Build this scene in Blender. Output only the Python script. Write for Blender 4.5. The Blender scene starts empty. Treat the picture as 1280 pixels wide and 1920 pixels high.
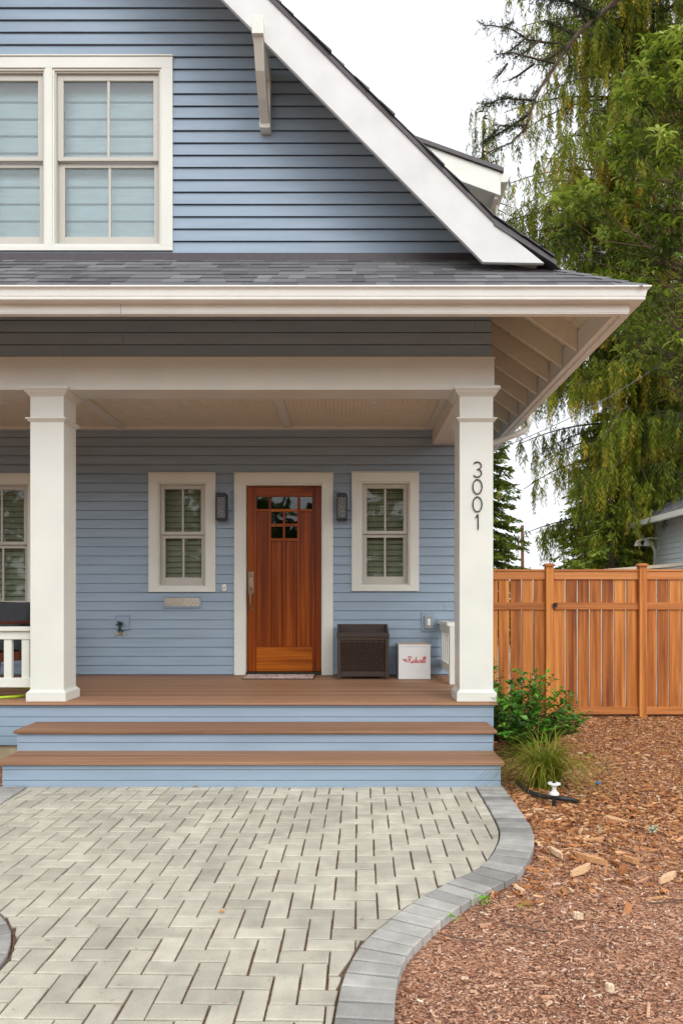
import bpy, math, random
import numpy as np
from mathutils import Vector, noise as mnoise

random.seed(7)
RNG = np.random.default_rng(11)
C = bpy.context.scene.collection
R = math.radians

# ------------------------------------------------------------------ camera
FPX, CX, HY, EYE = 1390.0, 650.0, 1127.0, 1.416
cam_data = bpy.data.cameras.new('camera')
cam = bpy.data.objects.new('camera', cam_data)
C.objects.link(cam)
cam.location = (0, 0, EYE)
cam.rotation_euler = (R(90), 0, 0)
cam_data.sensor_fit = 'VERTICAL'
cam_data.sensor_height = 36
cam_data.lens = 36 * FPX / 1920
cam_data.shift_x = -(CX - 640) / 1920
cam_data.shift_y = (HY - 960) / 1920
cam_data.clip_start = 0.05
cam_data.clip_end = 600
bpy.context.scene.camera = cam

# ------------------------------------------------------------------ sky and sun (bright overcast)
SUN_EL, SUN_AZ = R(40), R(153)          # behind the viewer, to the right
world = bpy.data.worlds.new('World')
bpy.context.scene.world = world
world.use_nodes = True
wn = world.node_tree
for n in list(wn.nodes):
    wn.nodes.remove(n)
w_out = wn.nodes.new('ShaderNodeOutputWorld')
w_bg = wn.nodes.new('ShaderNodeBackground')
w_sky = wn.nodes.new('ShaderNodeTexSky')
w_sky.sky_type = 'NISHITA'
w_sky.sun_disc = False
w_sky.sun_elevation = SUN_EL
w_sky.sun_rotation = SUN_AZ
w_mix = wn.nodes.new('ShaderNodeMixRGB')
w_mix.inputs[0].default_value = 0.9      # the cloud layer over the blue
w_mix.inputs[2].default_value = (9.6, 9.8, 10.2, 1)
wn.links.new(w_sky.outputs[0], w_mix.inputs[1])
# extra sky glow added low on the sun's side, lightens beam and porch
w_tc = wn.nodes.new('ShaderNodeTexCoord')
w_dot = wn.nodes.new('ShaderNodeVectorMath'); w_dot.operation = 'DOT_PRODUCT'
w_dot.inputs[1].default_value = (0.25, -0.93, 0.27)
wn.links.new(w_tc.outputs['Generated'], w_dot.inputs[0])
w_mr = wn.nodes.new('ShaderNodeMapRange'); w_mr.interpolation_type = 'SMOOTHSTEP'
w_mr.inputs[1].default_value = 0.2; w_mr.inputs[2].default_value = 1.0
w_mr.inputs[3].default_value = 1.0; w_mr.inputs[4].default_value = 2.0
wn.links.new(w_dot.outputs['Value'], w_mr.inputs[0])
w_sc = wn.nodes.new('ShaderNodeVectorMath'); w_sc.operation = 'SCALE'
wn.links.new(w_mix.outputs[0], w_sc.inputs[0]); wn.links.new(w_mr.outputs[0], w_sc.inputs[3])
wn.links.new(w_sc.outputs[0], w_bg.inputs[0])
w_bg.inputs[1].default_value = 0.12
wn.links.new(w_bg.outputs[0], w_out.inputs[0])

sun_data = bpy.data.lights.new('sun', 'SUN')
sun_data.energy = 1.0
sun_data.angle = R(26)
sun_data.color = (1.0, 0.985, 0.95)
sun = bpy.data.objects.new('sun', sun_data)
C.objects.link(sun)
sun.rotation_euler = (R(90) - SUN_EL, 0, R(27))
sun.location = (0, -10, 20)

vs = bpy.context.scene.view_settings
vs.view_transform = 'Standard'
vs.look = 'None'
vs.exposure = 0.06
vs.gamma = 1.0

# ------------------------------------------------------------------ helpers
def X(px, d): return (px - CX) * d / FPX
def Z(py, d): return EYE + (HY - py) * d / FPX
def G(px, py, z=0.0):
    d = (EYE - z) * FPX / (py - HY)
    return (X(px, d), d)

def parent_offset(o):
    v = Vector((0, 0, 0))
    while o is not None:
        v += o.location
        o = o.parent
    return v

def tag(o, label=None, cat=None, group=None, kind=None):
    if label: o['label'] = label
    if cat: o['category'] = cat
    if group: o['group'] = group
    if kind: o['kind'] = kind
    return o

def thing(name, loc, label, cat, group=None):
    o = bpy.data.objects.new(name, None)
    o.empty_display_size = 0.2
    o.location = loc
    C.objects.link(o)
    return tag(o, label, cat, group)

class MB:
    def __init__(s):
        s.v = []; s.f = []; s.m = []
    def face(s, pts, mi=0):
        i = len(s.v)
        s.v += [tuple(p) for p in pts]
        s.f.append(tuple(range(i, i + len(pts)))); s.m.append(mi)
    def box(s, x0, x1, y0, y1, z0, z1, mi=0):
        i = len(s.v)
        s.v += [(x0, y0, z0), (x1, y0, z0), (x1, y1, z0), (x0, y1, z0),
                (x0, y0, z1), (x1, y0, z1), (x1, y1, z1), (x0, y1, z1)]
        for q in ((0, 3, 2, 1), (4, 5, 6, 7), (0, 1, 5, 4), (1, 2, 6, 5), (2, 3, 7, 6), (3, 0, 4, 7)):
            s.f.append(tuple(i + k for k in q)); s.m.append(mi)
        return s
    def frustum(s, r0, z0, r1, z1):
        """r = (x0,x1,y0,y1) at z0 and z1"""
        i = len(s.v)
        for r, z in ((r0, z0), (r1, z1)):
            s.v += [(r[0], r[2], z), (r[1], r[2], z), (r[1], r[3], z), (r[0], r[3], z)]
        for q in ((0, 3, 2, 1), (4, 5, 6, 7), (0, 1, 5, 4), (1, 2, 6, 5), (2, 3, 7, 6), (3, 0, 4, 7)):
            s.f.append(tuple(i + k for k in q)); s.m.append(0)
        return s
    def prism(s, poly, fn, a, b):
        """poly: list of 2D points; fn(u, v, w) -> xyz; extruded from w=a to w=b"""
        n = len(poly); i = len(s.v)
        s.v += [tuple(fn(u, v, a)) for u, v in poly] + [tuple(fn(u, v, b)) for u, v in poly]
        s.f.append(tuple(i + k for k in range(n))); s.m.append(0)
        s.f.append(tuple(i + n + k for k in reversed(range(n)))); s.m.append(0)
        for k in range(n):
            l = (k + 1) % n
            s.f.append((i + l, i + k, i + n + k, i + n + l)); s.m.append(0)
        return s
    def tube(s, pts, r, n=8, cap=True):
        pts = [Vector(p) for p in pts]
        rs = r if isinstance(r, (list, tuple)) else [r] * len(pts)
        i0 = len(s.v)
        up = Vector((0.31, 0.17, 0.93)).normalized()
        for k, p in enumerate(pts):
            t = (pts[min(k + 1, len(pts) - 1)] - pts[max(k - 1, 0)])
            t = t.normalized() if t.length > 1e-9 else Vector((0, 0, 1))
            a = t.cross(up)
            if a.length < 1e-3: a = t.cross(Vector((1, 0, 0)))
            a.normalize(); b = t.cross(a).normalized()
            up = b.cross(t) * -1 if False else up
            for j in range(n):
                th = 2 * math.pi * j / n
                s.v.append(tuple(p + a * (math.cos(th) * rs[k]) + b * (math.sin(th) * rs[k])))
        for k in range(len(pts) - 1):
            for j in range(n):
                l = (j + 1) % n
                s.f.append((i0 + k * n + j, i0 + k * n + l, i0 + (k + 1) * n + l, i0 + (k + 1) * n + j)); s.m.append(0)
        if cap:
            s.f.append(tuple(i0 + j for j in reversed(range(n)))); s.m.append(0)
            e = i0 + (len(pts) - 1) * n
            s.f.append(tuple(e + j for j in range(n))); s.m.append(0)
        return s
    def lathe(s, prof, c, n=24, axis='z'):
        """prof: list of (r, h); about a point c"""
        i0 = len(s.v)
        for r, h in prof:
            for j in range(n):
                th = 2 * math.pi * j / n
                a, b = r * math.cos(th), r * math.sin(th)
                if axis == 'z': s.v.append((c[0] + a, c[1] + b, c[2] + h))
                else: s.v.append((c[0] + a, c[1] + h, c[2] + b))
        for k in range(len(prof) - 1):
            for j in range(n):
                l = (j + 1) % n
                s.f.append((i0 + k * n + j, i0 + k * n + l, i0 + (k + 1) * n + l, i0 + (k + 1) * n + j)); s.m.append(0)
        s.f.append(tuple(i0 + j for j in reversed(range(n)))); s.m.append(0)
        e = i0 + (len(prof) - 1) * n
        s.f.append(tuple(e + j for j in range(n))); s.m.append(0)
        return s
    def build(s, name, mat, parent=None, smooth=False, bevel=0.0, rnd=None, loc=None):
        off = parent_offset(parent) if parent else Vector((0, 0, 0))
        if loc is not None: off = off + Vector(loc) - off if parent is None else off
        me = bpy.data.meshes.new(name)
        o3 = Vector(loc) if (loc is not None and parent is None) else off
        me.from_pydata([(a - o3.x, b - o3.y, c - o3.z) for a, b, c in s.v], [], s.f)
        mats = mat if isinstance(mat, (list, tuple)) else [mat]
        for m in mats: me.materials.append(m)
        if len(mats) > 1: me.polygons.foreach_set('material_index', s.m)
        if rnd is not None:
            at = me.attributes.new('rnd', 'FLOAT', 'FACE')
            at.data.foreach_set('value', np.asarray(rnd, dtype=np.float32))
        me.validate()
        import bmesh
        bm = bmesh.new(); bm.from_mesh(me)
        bmesh.ops.recalc_face_normals(bm, faces=bm.faces)
        bm.to_mesh(me); bm.free()
        if smooth: me.polygons.foreach_set('use_smooth', [True] * len(me.polygons))
        o = bpy.data.objects.new(name, me)
        C.objects.link(o)
        if parent: o.parent = parent
        elif loc is not None: o.location = loc
        if bevel:
            md = o.modifiers.new('bevel', 'BEVEL'); md.width = bevel; md.segments = 2; md.limit_method = 'ANGLE'
        return o

def quadmesh(name, V, mat, parent=None, rnd=None, smooth=False, loc=None):
    """V: (n,4,3) array of quads, world coordinates"""
    V = np.asarray(V, dtype=np.float32)
    off = np.array(parent_offset(parent) if parent else (loc or (0, 0, 0)), dtype=np.float32)
    n = len(V)
    me = bpy.data.meshes.new(name)
    me.vertices.add(n * 4)
    me.vertices.foreach_set('co', (V - off).reshape(-1))
    me.loops.add(n * 4)
    me.loops.foreach_set('vertex_index', np.arange(n * 4, dtype=np.int32))
    me.polygons.add(n)
    me.polygons.foreach_set('loop_start', np.arange(0, n * 4, 4, dtype=np.int32))
    me.polygons.foreach_set('loop_total', np.full(n, 4, dtype=np.int32))
    me.update(calc_edges=True)
    me.materials.append(mat)
    if rnd is not None:
        at = me.attributes.new('rnd', 'FLOAT', 'FACE')
        at.data.foreach_set('value', np.asarray(rnd, dtype=np.float32))
    o = bpy.data.objects.new(name, me)
    C.objects.link(o)
    if parent: o.parent = parent
    elif loc: o.location = loc
    return o

# ------------------------------------------------------------------ materials
def new_mat(name):
    m = bpy.data.materials.new(name); m.use_nodes = True
    nt = m.node_tree
    return m, nt, nt.nodes['Principled BSDF']

def paint(name, col, rough=0.5, var=0.06, scale=6, bump=0.02, bscale=120, stretch=(1, 1, 1), spec=0.5, dirt=None):
    m, nt, b = new_mat(name)
    tc = nt.nodes.new('ShaderNodeTexCoord'); mp = nt.nodes.new('ShaderNodeMapping')
    mp.inputs['Scale'].default_value = stretch
    nt.links.new(tc.outputs['Object'], mp.inputs[0])
    nz = nt.nodes.new('ShaderNodeTexNoise'); nz.inputs['Scale'].default_value = scale; nz.inputs['Detail'].default_value = 6
    nt.links.new(mp.outputs[0], nz.inputs['Vector'])
    rp = nt.nodes.new('ShaderNodeValToRGB')
    rp.color_ramp.elements[0].position = 0.3; rp.color_ramp.elements[1].position = 0.7
    c0 = dirt if dirt else tuple(c * (1 - var) for c in col)
    rp.color_ramp.elements[0].color = (*c0, 1)
    rp.color_ramp.elements[1].color = (*[min(1, c * (1 + var * .6)) for c in col], 1)
    nt.links.new(nz.outputs[0], rp.inputs[0])
    nt.links.new(rp.outputs[0], b.inputs['Base Color'])
    b.inputs['Roughness'].default_value = rough
    b.inputs['Specular IOR Level'].default_value = spec
    if bump:
        n2 = nt.nodes.new('ShaderNodeTexNoise'); n2.inputs['Scale'].default_value = bscale; n2.inputs['Detail'].default_value = 4
        nt.links.new(mp.outputs[0], n2.inputs['Vector'])
        bp = nt.nodes.new('ShaderNodeBump'); bp.inputs['Strength'].default_value = min(1, bump * 10); bp.inputs['Distance'].default_value = 0.003
        nt.links.new(n2.outputs[0], bp.inputs['Height'])
        nt.links.new(bp.outputs[0], b.inputs['Normal'])
    return m

def wood(name, dark, mid, light, axis='z', fine=60, rough=0.4, along=1.6, bump=0.15, knots=0.0, spec=0.4, use_rnd=False, pv=0.24):
    m, nt, b = new_mat(name)
    tc = nt.nodes.new('ShaderNodeTexCoord'); mp = nt.nodes.new('ShaderNodeMapping')
    s = {'x': (along, fine, fine), 'y': (fine, along, fine), 'z': (fine, fine, along)}[axis]
    mp.inputs['Scale'].default_value = s
    nt.links.new(tc.outputs['Object'], mp.inputs[0])
    src = mp.outputs[0]
    if use_rnd:
        at = nt.nodes.new('ShaderNodeAttribute'); at.attribute_name = 'rnd'
        mul = nt.nodes.new('ShaderNodeMath'); mul.operation = 'MULTIPLY'; mul.inputs[1].default_value = 37
        nt.links.new(at.outputs['Fac'], mul.inputs[0])
        ad = nt.nodes.new('ShaderNodeVectorMath'); ad.operation = 'ADD'
        nt.links.new(mp.outputs[0], ad.inputs[0]); nt.links.new(mul.outputs[0], ad.inputs[1])
        src = ad.outputs[0]
    n1 = nt.nodes.new('ShaderNodeTexNoise'); n1.inputs['Scale'].default_value = 1.0; n1.inputs['Detail'].default_value = 8; n1.inputs['Distortion'].default_value = 0.6
    n1.inputs['Roughness'].default_value = 0.65
    nt.links.new(src, n1.inputs['Vector'])
    n2 = nt.nodes.new('ShaderNodeTexNoise'); n2.inputs['Scale'].default_value = 0.22; n2.inputs['Detail'].default_value = 3; n2.inputs['Distortion'].default_value = 1.5
    nt.links.new(src, n2.inputs['Vector'])
    mx = nt.nodes.new('ShaderNodeMath'); mx.operation = 'ADD'
    nt.links.new(n1.outputs[0], mx.inputs[0]); nt.links.new(n2.outputs[0], mx.inputs[1])
    last = mx
    if use_rnd:
        sh = nt.nodes.new('ShaderNodeMath'); sh.operation = 'MULTIPLY_ADD'; sh.inputs[1].default_value = pv; sh.inputs[2].default_value = -pv / 2
        nt.links.new(at.outputs['Fac'], sh.inputs[0])
        a2 = nt.nodes.new('ShaderNodeMath'); a2.operation = 'ADD'
        nt.links.new(last.outputs[0], a2.inputs[0]); nt.links.new(sh.outputs[0], a2.inputs[1])
        last = a2
    rp = nt.nodes.new('ShaderNodeValToRGB')
    e = rp.color_ramp.elements
    e[0].position = 0.36; e[0].color = (*dark, 1)
    e[1].position = 0.66; e[1].color = (*light, 1)
    k = e.new(0.5); k.color = (*mid, 1)
    hv = nt.nodes.new('ShaderNodeMath'); hv.operation = 'MULTIPLY'; hv.inputs[1].default_value = 0.5
    nt.links.new(last.outputs[0], hv.inputs[0])
    nt.links.new(hv.outputs[0], rp.inputs[0])
    nt.links.new(rp.outputs[0], b.inputs['Base Color'])
    b.inputs['Roughness'].default_value = rough
    b.inputs['Specular IOR Level'].default_value = spec
    bp = nt.nodes.new('ShaderNodeBump'); bp.inputs['Strength'].default_value = bump; bp.inputs['Distance'].default_value = 0.004
    nt.links.new(n1.outputs[0], bp.inputs['Height']); nt.links.new(bp.outputs[0], b.inputs['Normal'])
    return m

def varied(name, cols, rough=0.8, noise_amp=0.25, nscale=40, bump=0.3, bscale=180, transl=0.0, spec=0.3, bdist=0.003, speckle=None):
    """colour picked per piece through the face attribute rnd, mottled by noise"""
    m, nt, b = new_mat(name)
    at = nt.nodes.new('ShaderNodeAttribute'); at.attribute_name = 'rnd'
    rp = nt.nodes.new('ShaderNodeValToRGB')
    e = rp.color_ramp.elements
    while len(e) < len(cols): e.new(0.5)
    for i, c in enumerate(cols):
        e[i].position = i / (len(cols) - 1); 
    for i, c in enumerate(cols):
        e[i].color = (*c, 1)
    nt.links.new(at.outputs['Fac'], rp.inputs[0])
    tc = nt.nodes.new('ShaderNodeTexCoord')
    nz = nt.nodes.new('ShaderNodeTexNoise'); nz.inputs['Scale'].default_value = nscale; nz.inputs['Detail'].default_value = 6
    nt.links.new(tc.outputs['Object'], nz.inputs['Vector'])
    mr = nt.nodes.new('ShaderNodeMapRange'); mr.inputs[1].default_value = 0.3; mr.inputs[2].default_value = 0.7
    mr.inputs[3].default_value = 1 - noise_amp; mr.inputs[4].default_value = 1 + noise_amp * .6
    nt.links.new(nz.outputs[0], mr.inputs[0])
    fac = mr.outputs[0]
    if speckle:
        n3 = nt.nodes.new('ShaderNodeTexNoise'); n3.inputs['Scale'].default_value = speckle[0]; n3.inputs['Detail'].default_value = 3; n3.inputs['Roughness'].default_value = .8
        nt.links.new(tc.outputs['Object'], n3.inputs['Vector'])
        m3 = nt.nodes.new('ShaderNodeMapRange'); m3.inputs[1].default_value = .28; m3.inputs[2].default_value = .5; m3.inputs[3].default_value = 1 - speckle[1]; m3.inputs[4].default_value = 1.03
        nt.links.new(n3.outputs[0], m3.inputs[0])
        n4 = nt.nodes.new('ShaderNodeTexNoise'); n4.inputs['Scale'].default_value = 1.7; n4.inputs['Detail'].default_value = 5
        nt.links.new(tc.outputs['Object'], n4.inputs['Vector'])
        m4 = nt.nodes.new('ShaderNodeMapRange'); m4.inputs[1].default_value = .35; m4.inputs[2].default_value = .65; m4.inputs[3].default_value = .86; m4.inputs[4].default_value = 1.06
        nt.links.new(n4.outputs[0], m4.inputs[0])
        x1 = nt.nodes.new('ShaderNodeMath'); x1.operation = 'MULTIPLY'; x2 = nt.nodes.new('ShaderNodeMath'); x2.operation = 'MULTIPLY'
        nt.links.new(fac, x1.inputs[0]); nt.links.new(m3.outputs[0], x1.inputs[1]); nt.links.new(x1.outputs[0], x2.inputs[0]); nt.links.new(m4.outputs[0], x2.inputs[1])
        fac = x2.outputs[0]
    vm = nt.nodes.new('ShaderNodeVectorMath'); vm.operation = 'SCALE'
    nt.links.new(rp.outputs[0], vm.inputs[0]); nt.links.new(fac, vm.inputs[3])
    nt.links.new(vm.outputs[0], b.inputs['Base Color'])
    b.inputs['Roughness'].default_value = rough
    b.inputs['Specular IOR Level'].default_value = spec
    if bump:
        n2 = nt.nodes.new('ShaderNodeTexNoise'); n2.inputs['Scale'].default_value = bscale; n2.inputs['Detail'].default_value = 5
        nt.links.new(tc.outputs['Object'], n2.inputs['Vector'])
        bp = nt.nodes.new('ShaderNodeBump'); bp.inputs['Strength'].default_value = bump; bp.inputs['Distance'].default_value = bdist
        nt.links.new(n2.outputs[0], bp.inputs['Height']); nt.links.new(bp.outputs[0], b.inputs['Normal'])
    if transl:
        tr = nt.nodes.new('ShaderNodeBsdfTranslucent')
        nt.links.new(vm.outputs[0], tr.inputs[0])
        ms = nt.nodes.new('ShaderNodeMixShader'); ms.inputs[0].default_value = transl
        out = nt.nodes['Material Output']
        nt.links.new(b.outputs[0], ms.inputs[1]); nt.links.new(tr.outputs[0], ms.inputs[2])
        nt.links.new(ms.outputs[0], out.inputs[0])
    return m

def glass(name, tint=(0.95, 1, 0.98), refl=1.0):
    m, nt, b = new_mat(name)
    tr = nt.nodes.new('ShaderNodeBsdfTransparent'); tr.inputs[0].default_value = (*tint, 1)
    gl = nt.nodes.new('ShaderNodeBsdfGlossy'); gl.inputs['Roughness'].default_value = 0.02
    tc = nt.nodes.new('ShaderNodeTexCoord')
    nz = nt.nodes.new('ShaderNodeTexNoise'); nz.inputs['Scale'].default_value = 3.5; nz.inputs['Detail'].default_value = 1
    nt.links.new(tc.outputs['Object'], nz.inputs['Vector'])
    bp = nt.nodes.new('ShaderNodeBump'); bp.inputs['Strength'].default_value = 0.06; bp.inputs['Distance'].default_value = 0.03
    nt.links.new(nz.outputs[0], bp.inputs['Height']); nt.links.new(bp.outputs[0], gl.inputs['Normal'])
    fr = nt.nodes.new('ShaderNodeFresnel'); fr.inputs[0].default_value = 1.5
    mu = nt.nodes.new('ShaderNodeMath'); mu.operation = 'MULTIPLY_ADD'; mu.inputs[1].default_value = 1.6 * refl; mu.inputs[2].default_value = 0.02
    nt.links.new(fr.outputs[0], mu.inputs[0])
    mx = nt.nodes.new('ShaderNodeMixShader')
    nt.links.new(mu.outputs[0], mx.inputs[0]); nt.links.new(tr.outputs[0], mx.inputs[1]); nt.links.new(gl.outputs[0], mx.inputs[2])
    nt.links.new(mx.outputs[0], nt.nodes['Material Output'].inputs[0])
    return m

def metal(name, col, rough=0.3, stretch=(1, 1, 1)):
    m = paint(name, col, rough, 0.15, 30, 0.01, 80, stretch)
    m.node_tree.nodes['Principled BSDF'].inputs['Metallic'].default_value = 1.0
    return m

M = {}
M['blue'] = paint('blue_siding_paint', (0.285, 0.368, 0.452), 0.36, 0.09, 1.6, 0.005, 60, (1, 1, 8), 0.4)
M['white'] = paint('cream_white_paint', (0.735, 0.74, 0.665), 0.34, 0.05, 2.5, 0.012, 90)
M['gutter'] = paint('white_gutter_enamel', (0.84, 0.845, 0.79), 0.3, 0.05, 3, 0.004, 60)
M['rake'] = paint('rough_sawn_white_paint', (0.68, 0.685, 0.665), 0.55, 0.07, 5, 0.05, 160)
M['rafter'] = paint('cream_rafter_paint', (0.78, 0.73, 0.59), 0.55, 0.05, 9, 0.03, 120)
M['sash'] = paint('putty_sash_paint', (0.53, 0.51, 0.445), 0.4, 0.03, 6, 0.0)
M['shade'] = paint('pale_window_shade', (0.62, 0.78, 0.80), 0.8, 0.09, 5, 0.02, 40, (1, 1, 6))
M['rib'] = paint('shade_rib', (0.40, 0.50, 0.51), 0.8, 0.1, 6, 0)
M['shutter'] = paint('olive_shutter', (0.34, 0.34, 0.235), 0.5, 0.1, 8, 0.0)
M['black'] = paint('black_metal', (0.012, 0.011, 0.010), 0.4, 0.2, 30, 0.0)
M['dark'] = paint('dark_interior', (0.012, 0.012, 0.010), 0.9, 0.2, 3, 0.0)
M['drip'] = paint('dark_drip_edge', (0.06, 0.048, 0.052), 0.4, 0.2, 20, 0.0)
M['deck_x'] = wood('composite_deck', (0.17, 0.082, 0.042), (0.29, 0.148, 0.078), (0.42, 0.235, 0.135), 'x', 90, 0.6, 0.9, 0.2, use_rnd=True)
M['door_v'] = wood('varnished_door_vertical', (0.075, 0.011, 0.001), (0.22, 0.040, 0.002), (0.42, 0.10, 0.007), 'z', 34, 0.32, 0.7, 0.1, spec=0.22, use_rnd=True, pv=.17)
M['door_h'] = wood('varnished_door_horizontal', (0.13, 0.024, 0.001), (0.32, 0.070, 0.004), (0.52, 0.145, 0.010), 'x', 26, 0.32, 1.1, 0.1, spec=0.22, use_rnd=True, pv=.10)
M['cedar_v'] = wood('cedar_fence_vertical', (0.20, 0.048, 0.008), (0.50, 0.160, 0.026), (0.72, 0.30, 0.07), 'z', 22, 0.6, 0.9, 0.15, use_rnd=True)
M['cedar_h'] = wood('cedar_fence_horizontal', (0.32, 0.095, 0.020), (0.52, 0.185, 0.045), (0.66, 0.28, 0.09), 'x', 30, 0.6, 0.9, 0.15, use_rnd=True)
M['chairwood'] = wood('red_brown_chair_wood', (0.05, 0.010, 0.004), (0.11, 0.024, 0.008), (0.19, 0.05, 0.016), 'z', 30, 0.35, 2, 0.1)
M['glass'] = glass('window_glass', (0.95, 1, 0.98), 0.55)
M['glass_up'] = glass('upper_window_glass', (0.95, 1, 1), 1.5)
M['dglass'] = glass('door_glass', (0.30, 0.33, 0.28), 0.6)
M['seedy'] = paint('seedy_glass', (0.15, 0.15, 0.14), 0.12, 0.9, 70, 0.09, 120)
M['steel'] = metal('brushed_steel', (0.74, 0.70, 0.63), 0.26, (1, 1, 20))
M['bronze'] = metal('aged_bronze', (0.32, 0.24, 0.15), 0.38)
M['grey'] = paint('grey_plastic', (0.30, 0.32, 0.33), 0.45, 0.06, 10, 0.0)
M['plastic_w'] = paint('white_plastic', (0.82, 0.82, 0.80), 0.4, 0.02, 5, 0.0)
M['red'] = paint('red_print', (0.62, 0.015, 0.02), 0.5, 0.02, 5, 0.0)
M['tanlid'] = paint('tan_lid', (0.62, 0.47, 0.33), 0.5, 0.04, 6, 0.0)
M['brownbox'] = paint('dark_brown_resin', (0.050, 0.030, 0.020), 0.42, 0.15, 30, 0.02, 120)
M['cushion'] = paint('charcoal_cushion', (0.045, 0.046, 0.052), 0.9, 0.12, 8, 0.05, 300)
M['lime'] = paint('lime_hose', (0.42, 0.58, 0.02), 0.4, 0.06, 20, 0.0)
M['blackhose'] = paint('black_hose', (0.018, 0.019, 0.022), 0.5, 0.2, 30, 0.0)
M['concrete'] = paint('tan_concrete', (0.46, 0.38, 0.25), 0.9, 0.18, 9, 0.06, 70)
M['slab'] = paint('pale_concrete', (0.55, 0.52, 0.47), 0.9, 0.12, 2, 0.05, 60)
M['bark'] = paint('brown_bark', (0.10, 0.068, 0.045), 0.95, 0.5, 9, 0.1, 30, (1, 1, .3))
M['twig'] = paint('red_brown_twig', (0.14, 0.085, 0.055), 0.9, 0.4, 14, 0.05, 60)
M['shingle'] = varied('asphalt_shingle', [(0.105, 0.102, 0.11), (0.145, 0.143, 0.15), (0.18, 0.18, 0.183), (0.225, 0.228, 0.225)], 0.95, 0.35, 260, 0.5, 420)
M['paver'] = varied('pale_paver', [(0.36, 0.33, 0.26), (0.46, 0.425, 0.34), (0.53, 0.49, 0.395), (0.60, 0.555, 0.45)], 0.9, 0.16, 9, 0.7, 200, speckle=(200, .30), bdist=.004)
M['border'] = varied('grey_edging_paver', [(0.26, 0.248, 0.23), (0.39, 0.375, 0.343), (0.50, 0.48, 0.435)], 0.9, 0.2, 9, 0.7, 200, speckle=(200, .35), bdist=.004)
M['joint'] = paint('joint_soil', (0.17, 0.10, 0.06), 0.95, 0.7, 120, 0.09, 160, dirt=(0.035, 0.02, 0.012))
M['chip'] = varied('wood_chip', [(0.13, 0.042, 0.013), (0.36, 0.140, 0.050), (0.52, 0.230, 0.092), (0.66, 0.36, 0.165), (0.86, 0.66, 0.45)], 0.85, 0.3, 120, 0.3, 300)
M['finechip'] = varied('fine_red_mulch', [(0.30, 0.120, 0.060), (0.49, 0.245, 0.140), (0.58, 0.32, 0.195), (0.68, 0.44, 0.295), (0.86, 0.74, 0.60)], 0.9, 0.3, 120, 0.3, 300)
M['cedarleaf'] = varied('cedar_foliage', [(0.034, 0.056, 0.006), (0.12, 0.165, 0.013), (0.26, 0.31, 0.022), (0.44, 0.40, 0.032), (0.70, 0.46, 0.07)], 0.6, 0.3, 3, 0, 1, 0.35)
M['firleaf'] = varied('fir_foliage', [(0.018, 0.035, 0.010), (0.035, 0.062, 0.016), (0.065, 0.10, 0.026)], 0.6, 0.3, 3, 0, 1, 0.2)
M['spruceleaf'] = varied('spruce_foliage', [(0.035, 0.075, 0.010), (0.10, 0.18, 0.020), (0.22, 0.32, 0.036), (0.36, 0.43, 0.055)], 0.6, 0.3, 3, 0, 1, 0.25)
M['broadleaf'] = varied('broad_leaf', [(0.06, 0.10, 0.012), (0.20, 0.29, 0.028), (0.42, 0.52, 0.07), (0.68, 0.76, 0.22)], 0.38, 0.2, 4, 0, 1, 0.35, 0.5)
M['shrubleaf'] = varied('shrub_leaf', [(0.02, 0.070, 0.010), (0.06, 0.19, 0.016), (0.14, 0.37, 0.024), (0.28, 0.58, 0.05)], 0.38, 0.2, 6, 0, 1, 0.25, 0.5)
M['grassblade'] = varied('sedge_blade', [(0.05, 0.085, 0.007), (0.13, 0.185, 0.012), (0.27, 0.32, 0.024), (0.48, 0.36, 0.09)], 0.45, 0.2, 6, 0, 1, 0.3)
M['paleblue'] = paint('pale_blue_clapboard', (0.76, 0.83, 0.86), 0.6, 0.05, 4, 0.02)
M['polewood'] = paint('creosote_pole', (0.20, 0.09, 0.06), 0.9, 0.25, 5, 0.05)
M['mat_pink'] = varied('doormat_tile', [(0.50, 0.36, 0.31), (0.64, 0.48, 0.42), (0.74, 0.60, 0.54)], 0.95, 0.25, 60, 0.3, 300)
M['green_plug'] = paint('dark_green_plug', (0.012, 0.05, 0.030), 0.4, 0.2, 20, 0.0)
M['gold'] = paint('gold_bulb', (0.62, 0.40, 0.10), 0.3, 0.1, 20, 0.0)
M['paleplank'] = paint('pale_plank', (0.74, 0.62, 0.48), 0.8, 0.1, 6, 0.03)
M['autumn'] = paint('orange_dry_leaf', (0.55, 0.25, 0.03), 0.7, 0.2, 20, 0.0)
M['lichen'] = varied('pale_lichen', [(0.36, 0.42, 0.26), (0.50, 0.56, 0.40)], 0.9, 0.2, 20, 0)
M['bluebit'] = paint('blue_plastic', (0.02, 0.20, 0.55), 0.4, 0.05, 5, 0.0)

def wire_mesh(mat_name):
    pass

# ------------------------------------------------------------------ setting: ground
def ground_h(x, y):
    h = mnoise.noise((x * 1.3, y * 1.3, 0)) * 0.018 + mnoise.noise((x * 5, y * 5, 3)) * 0.008
    return -0.032 + h

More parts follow.
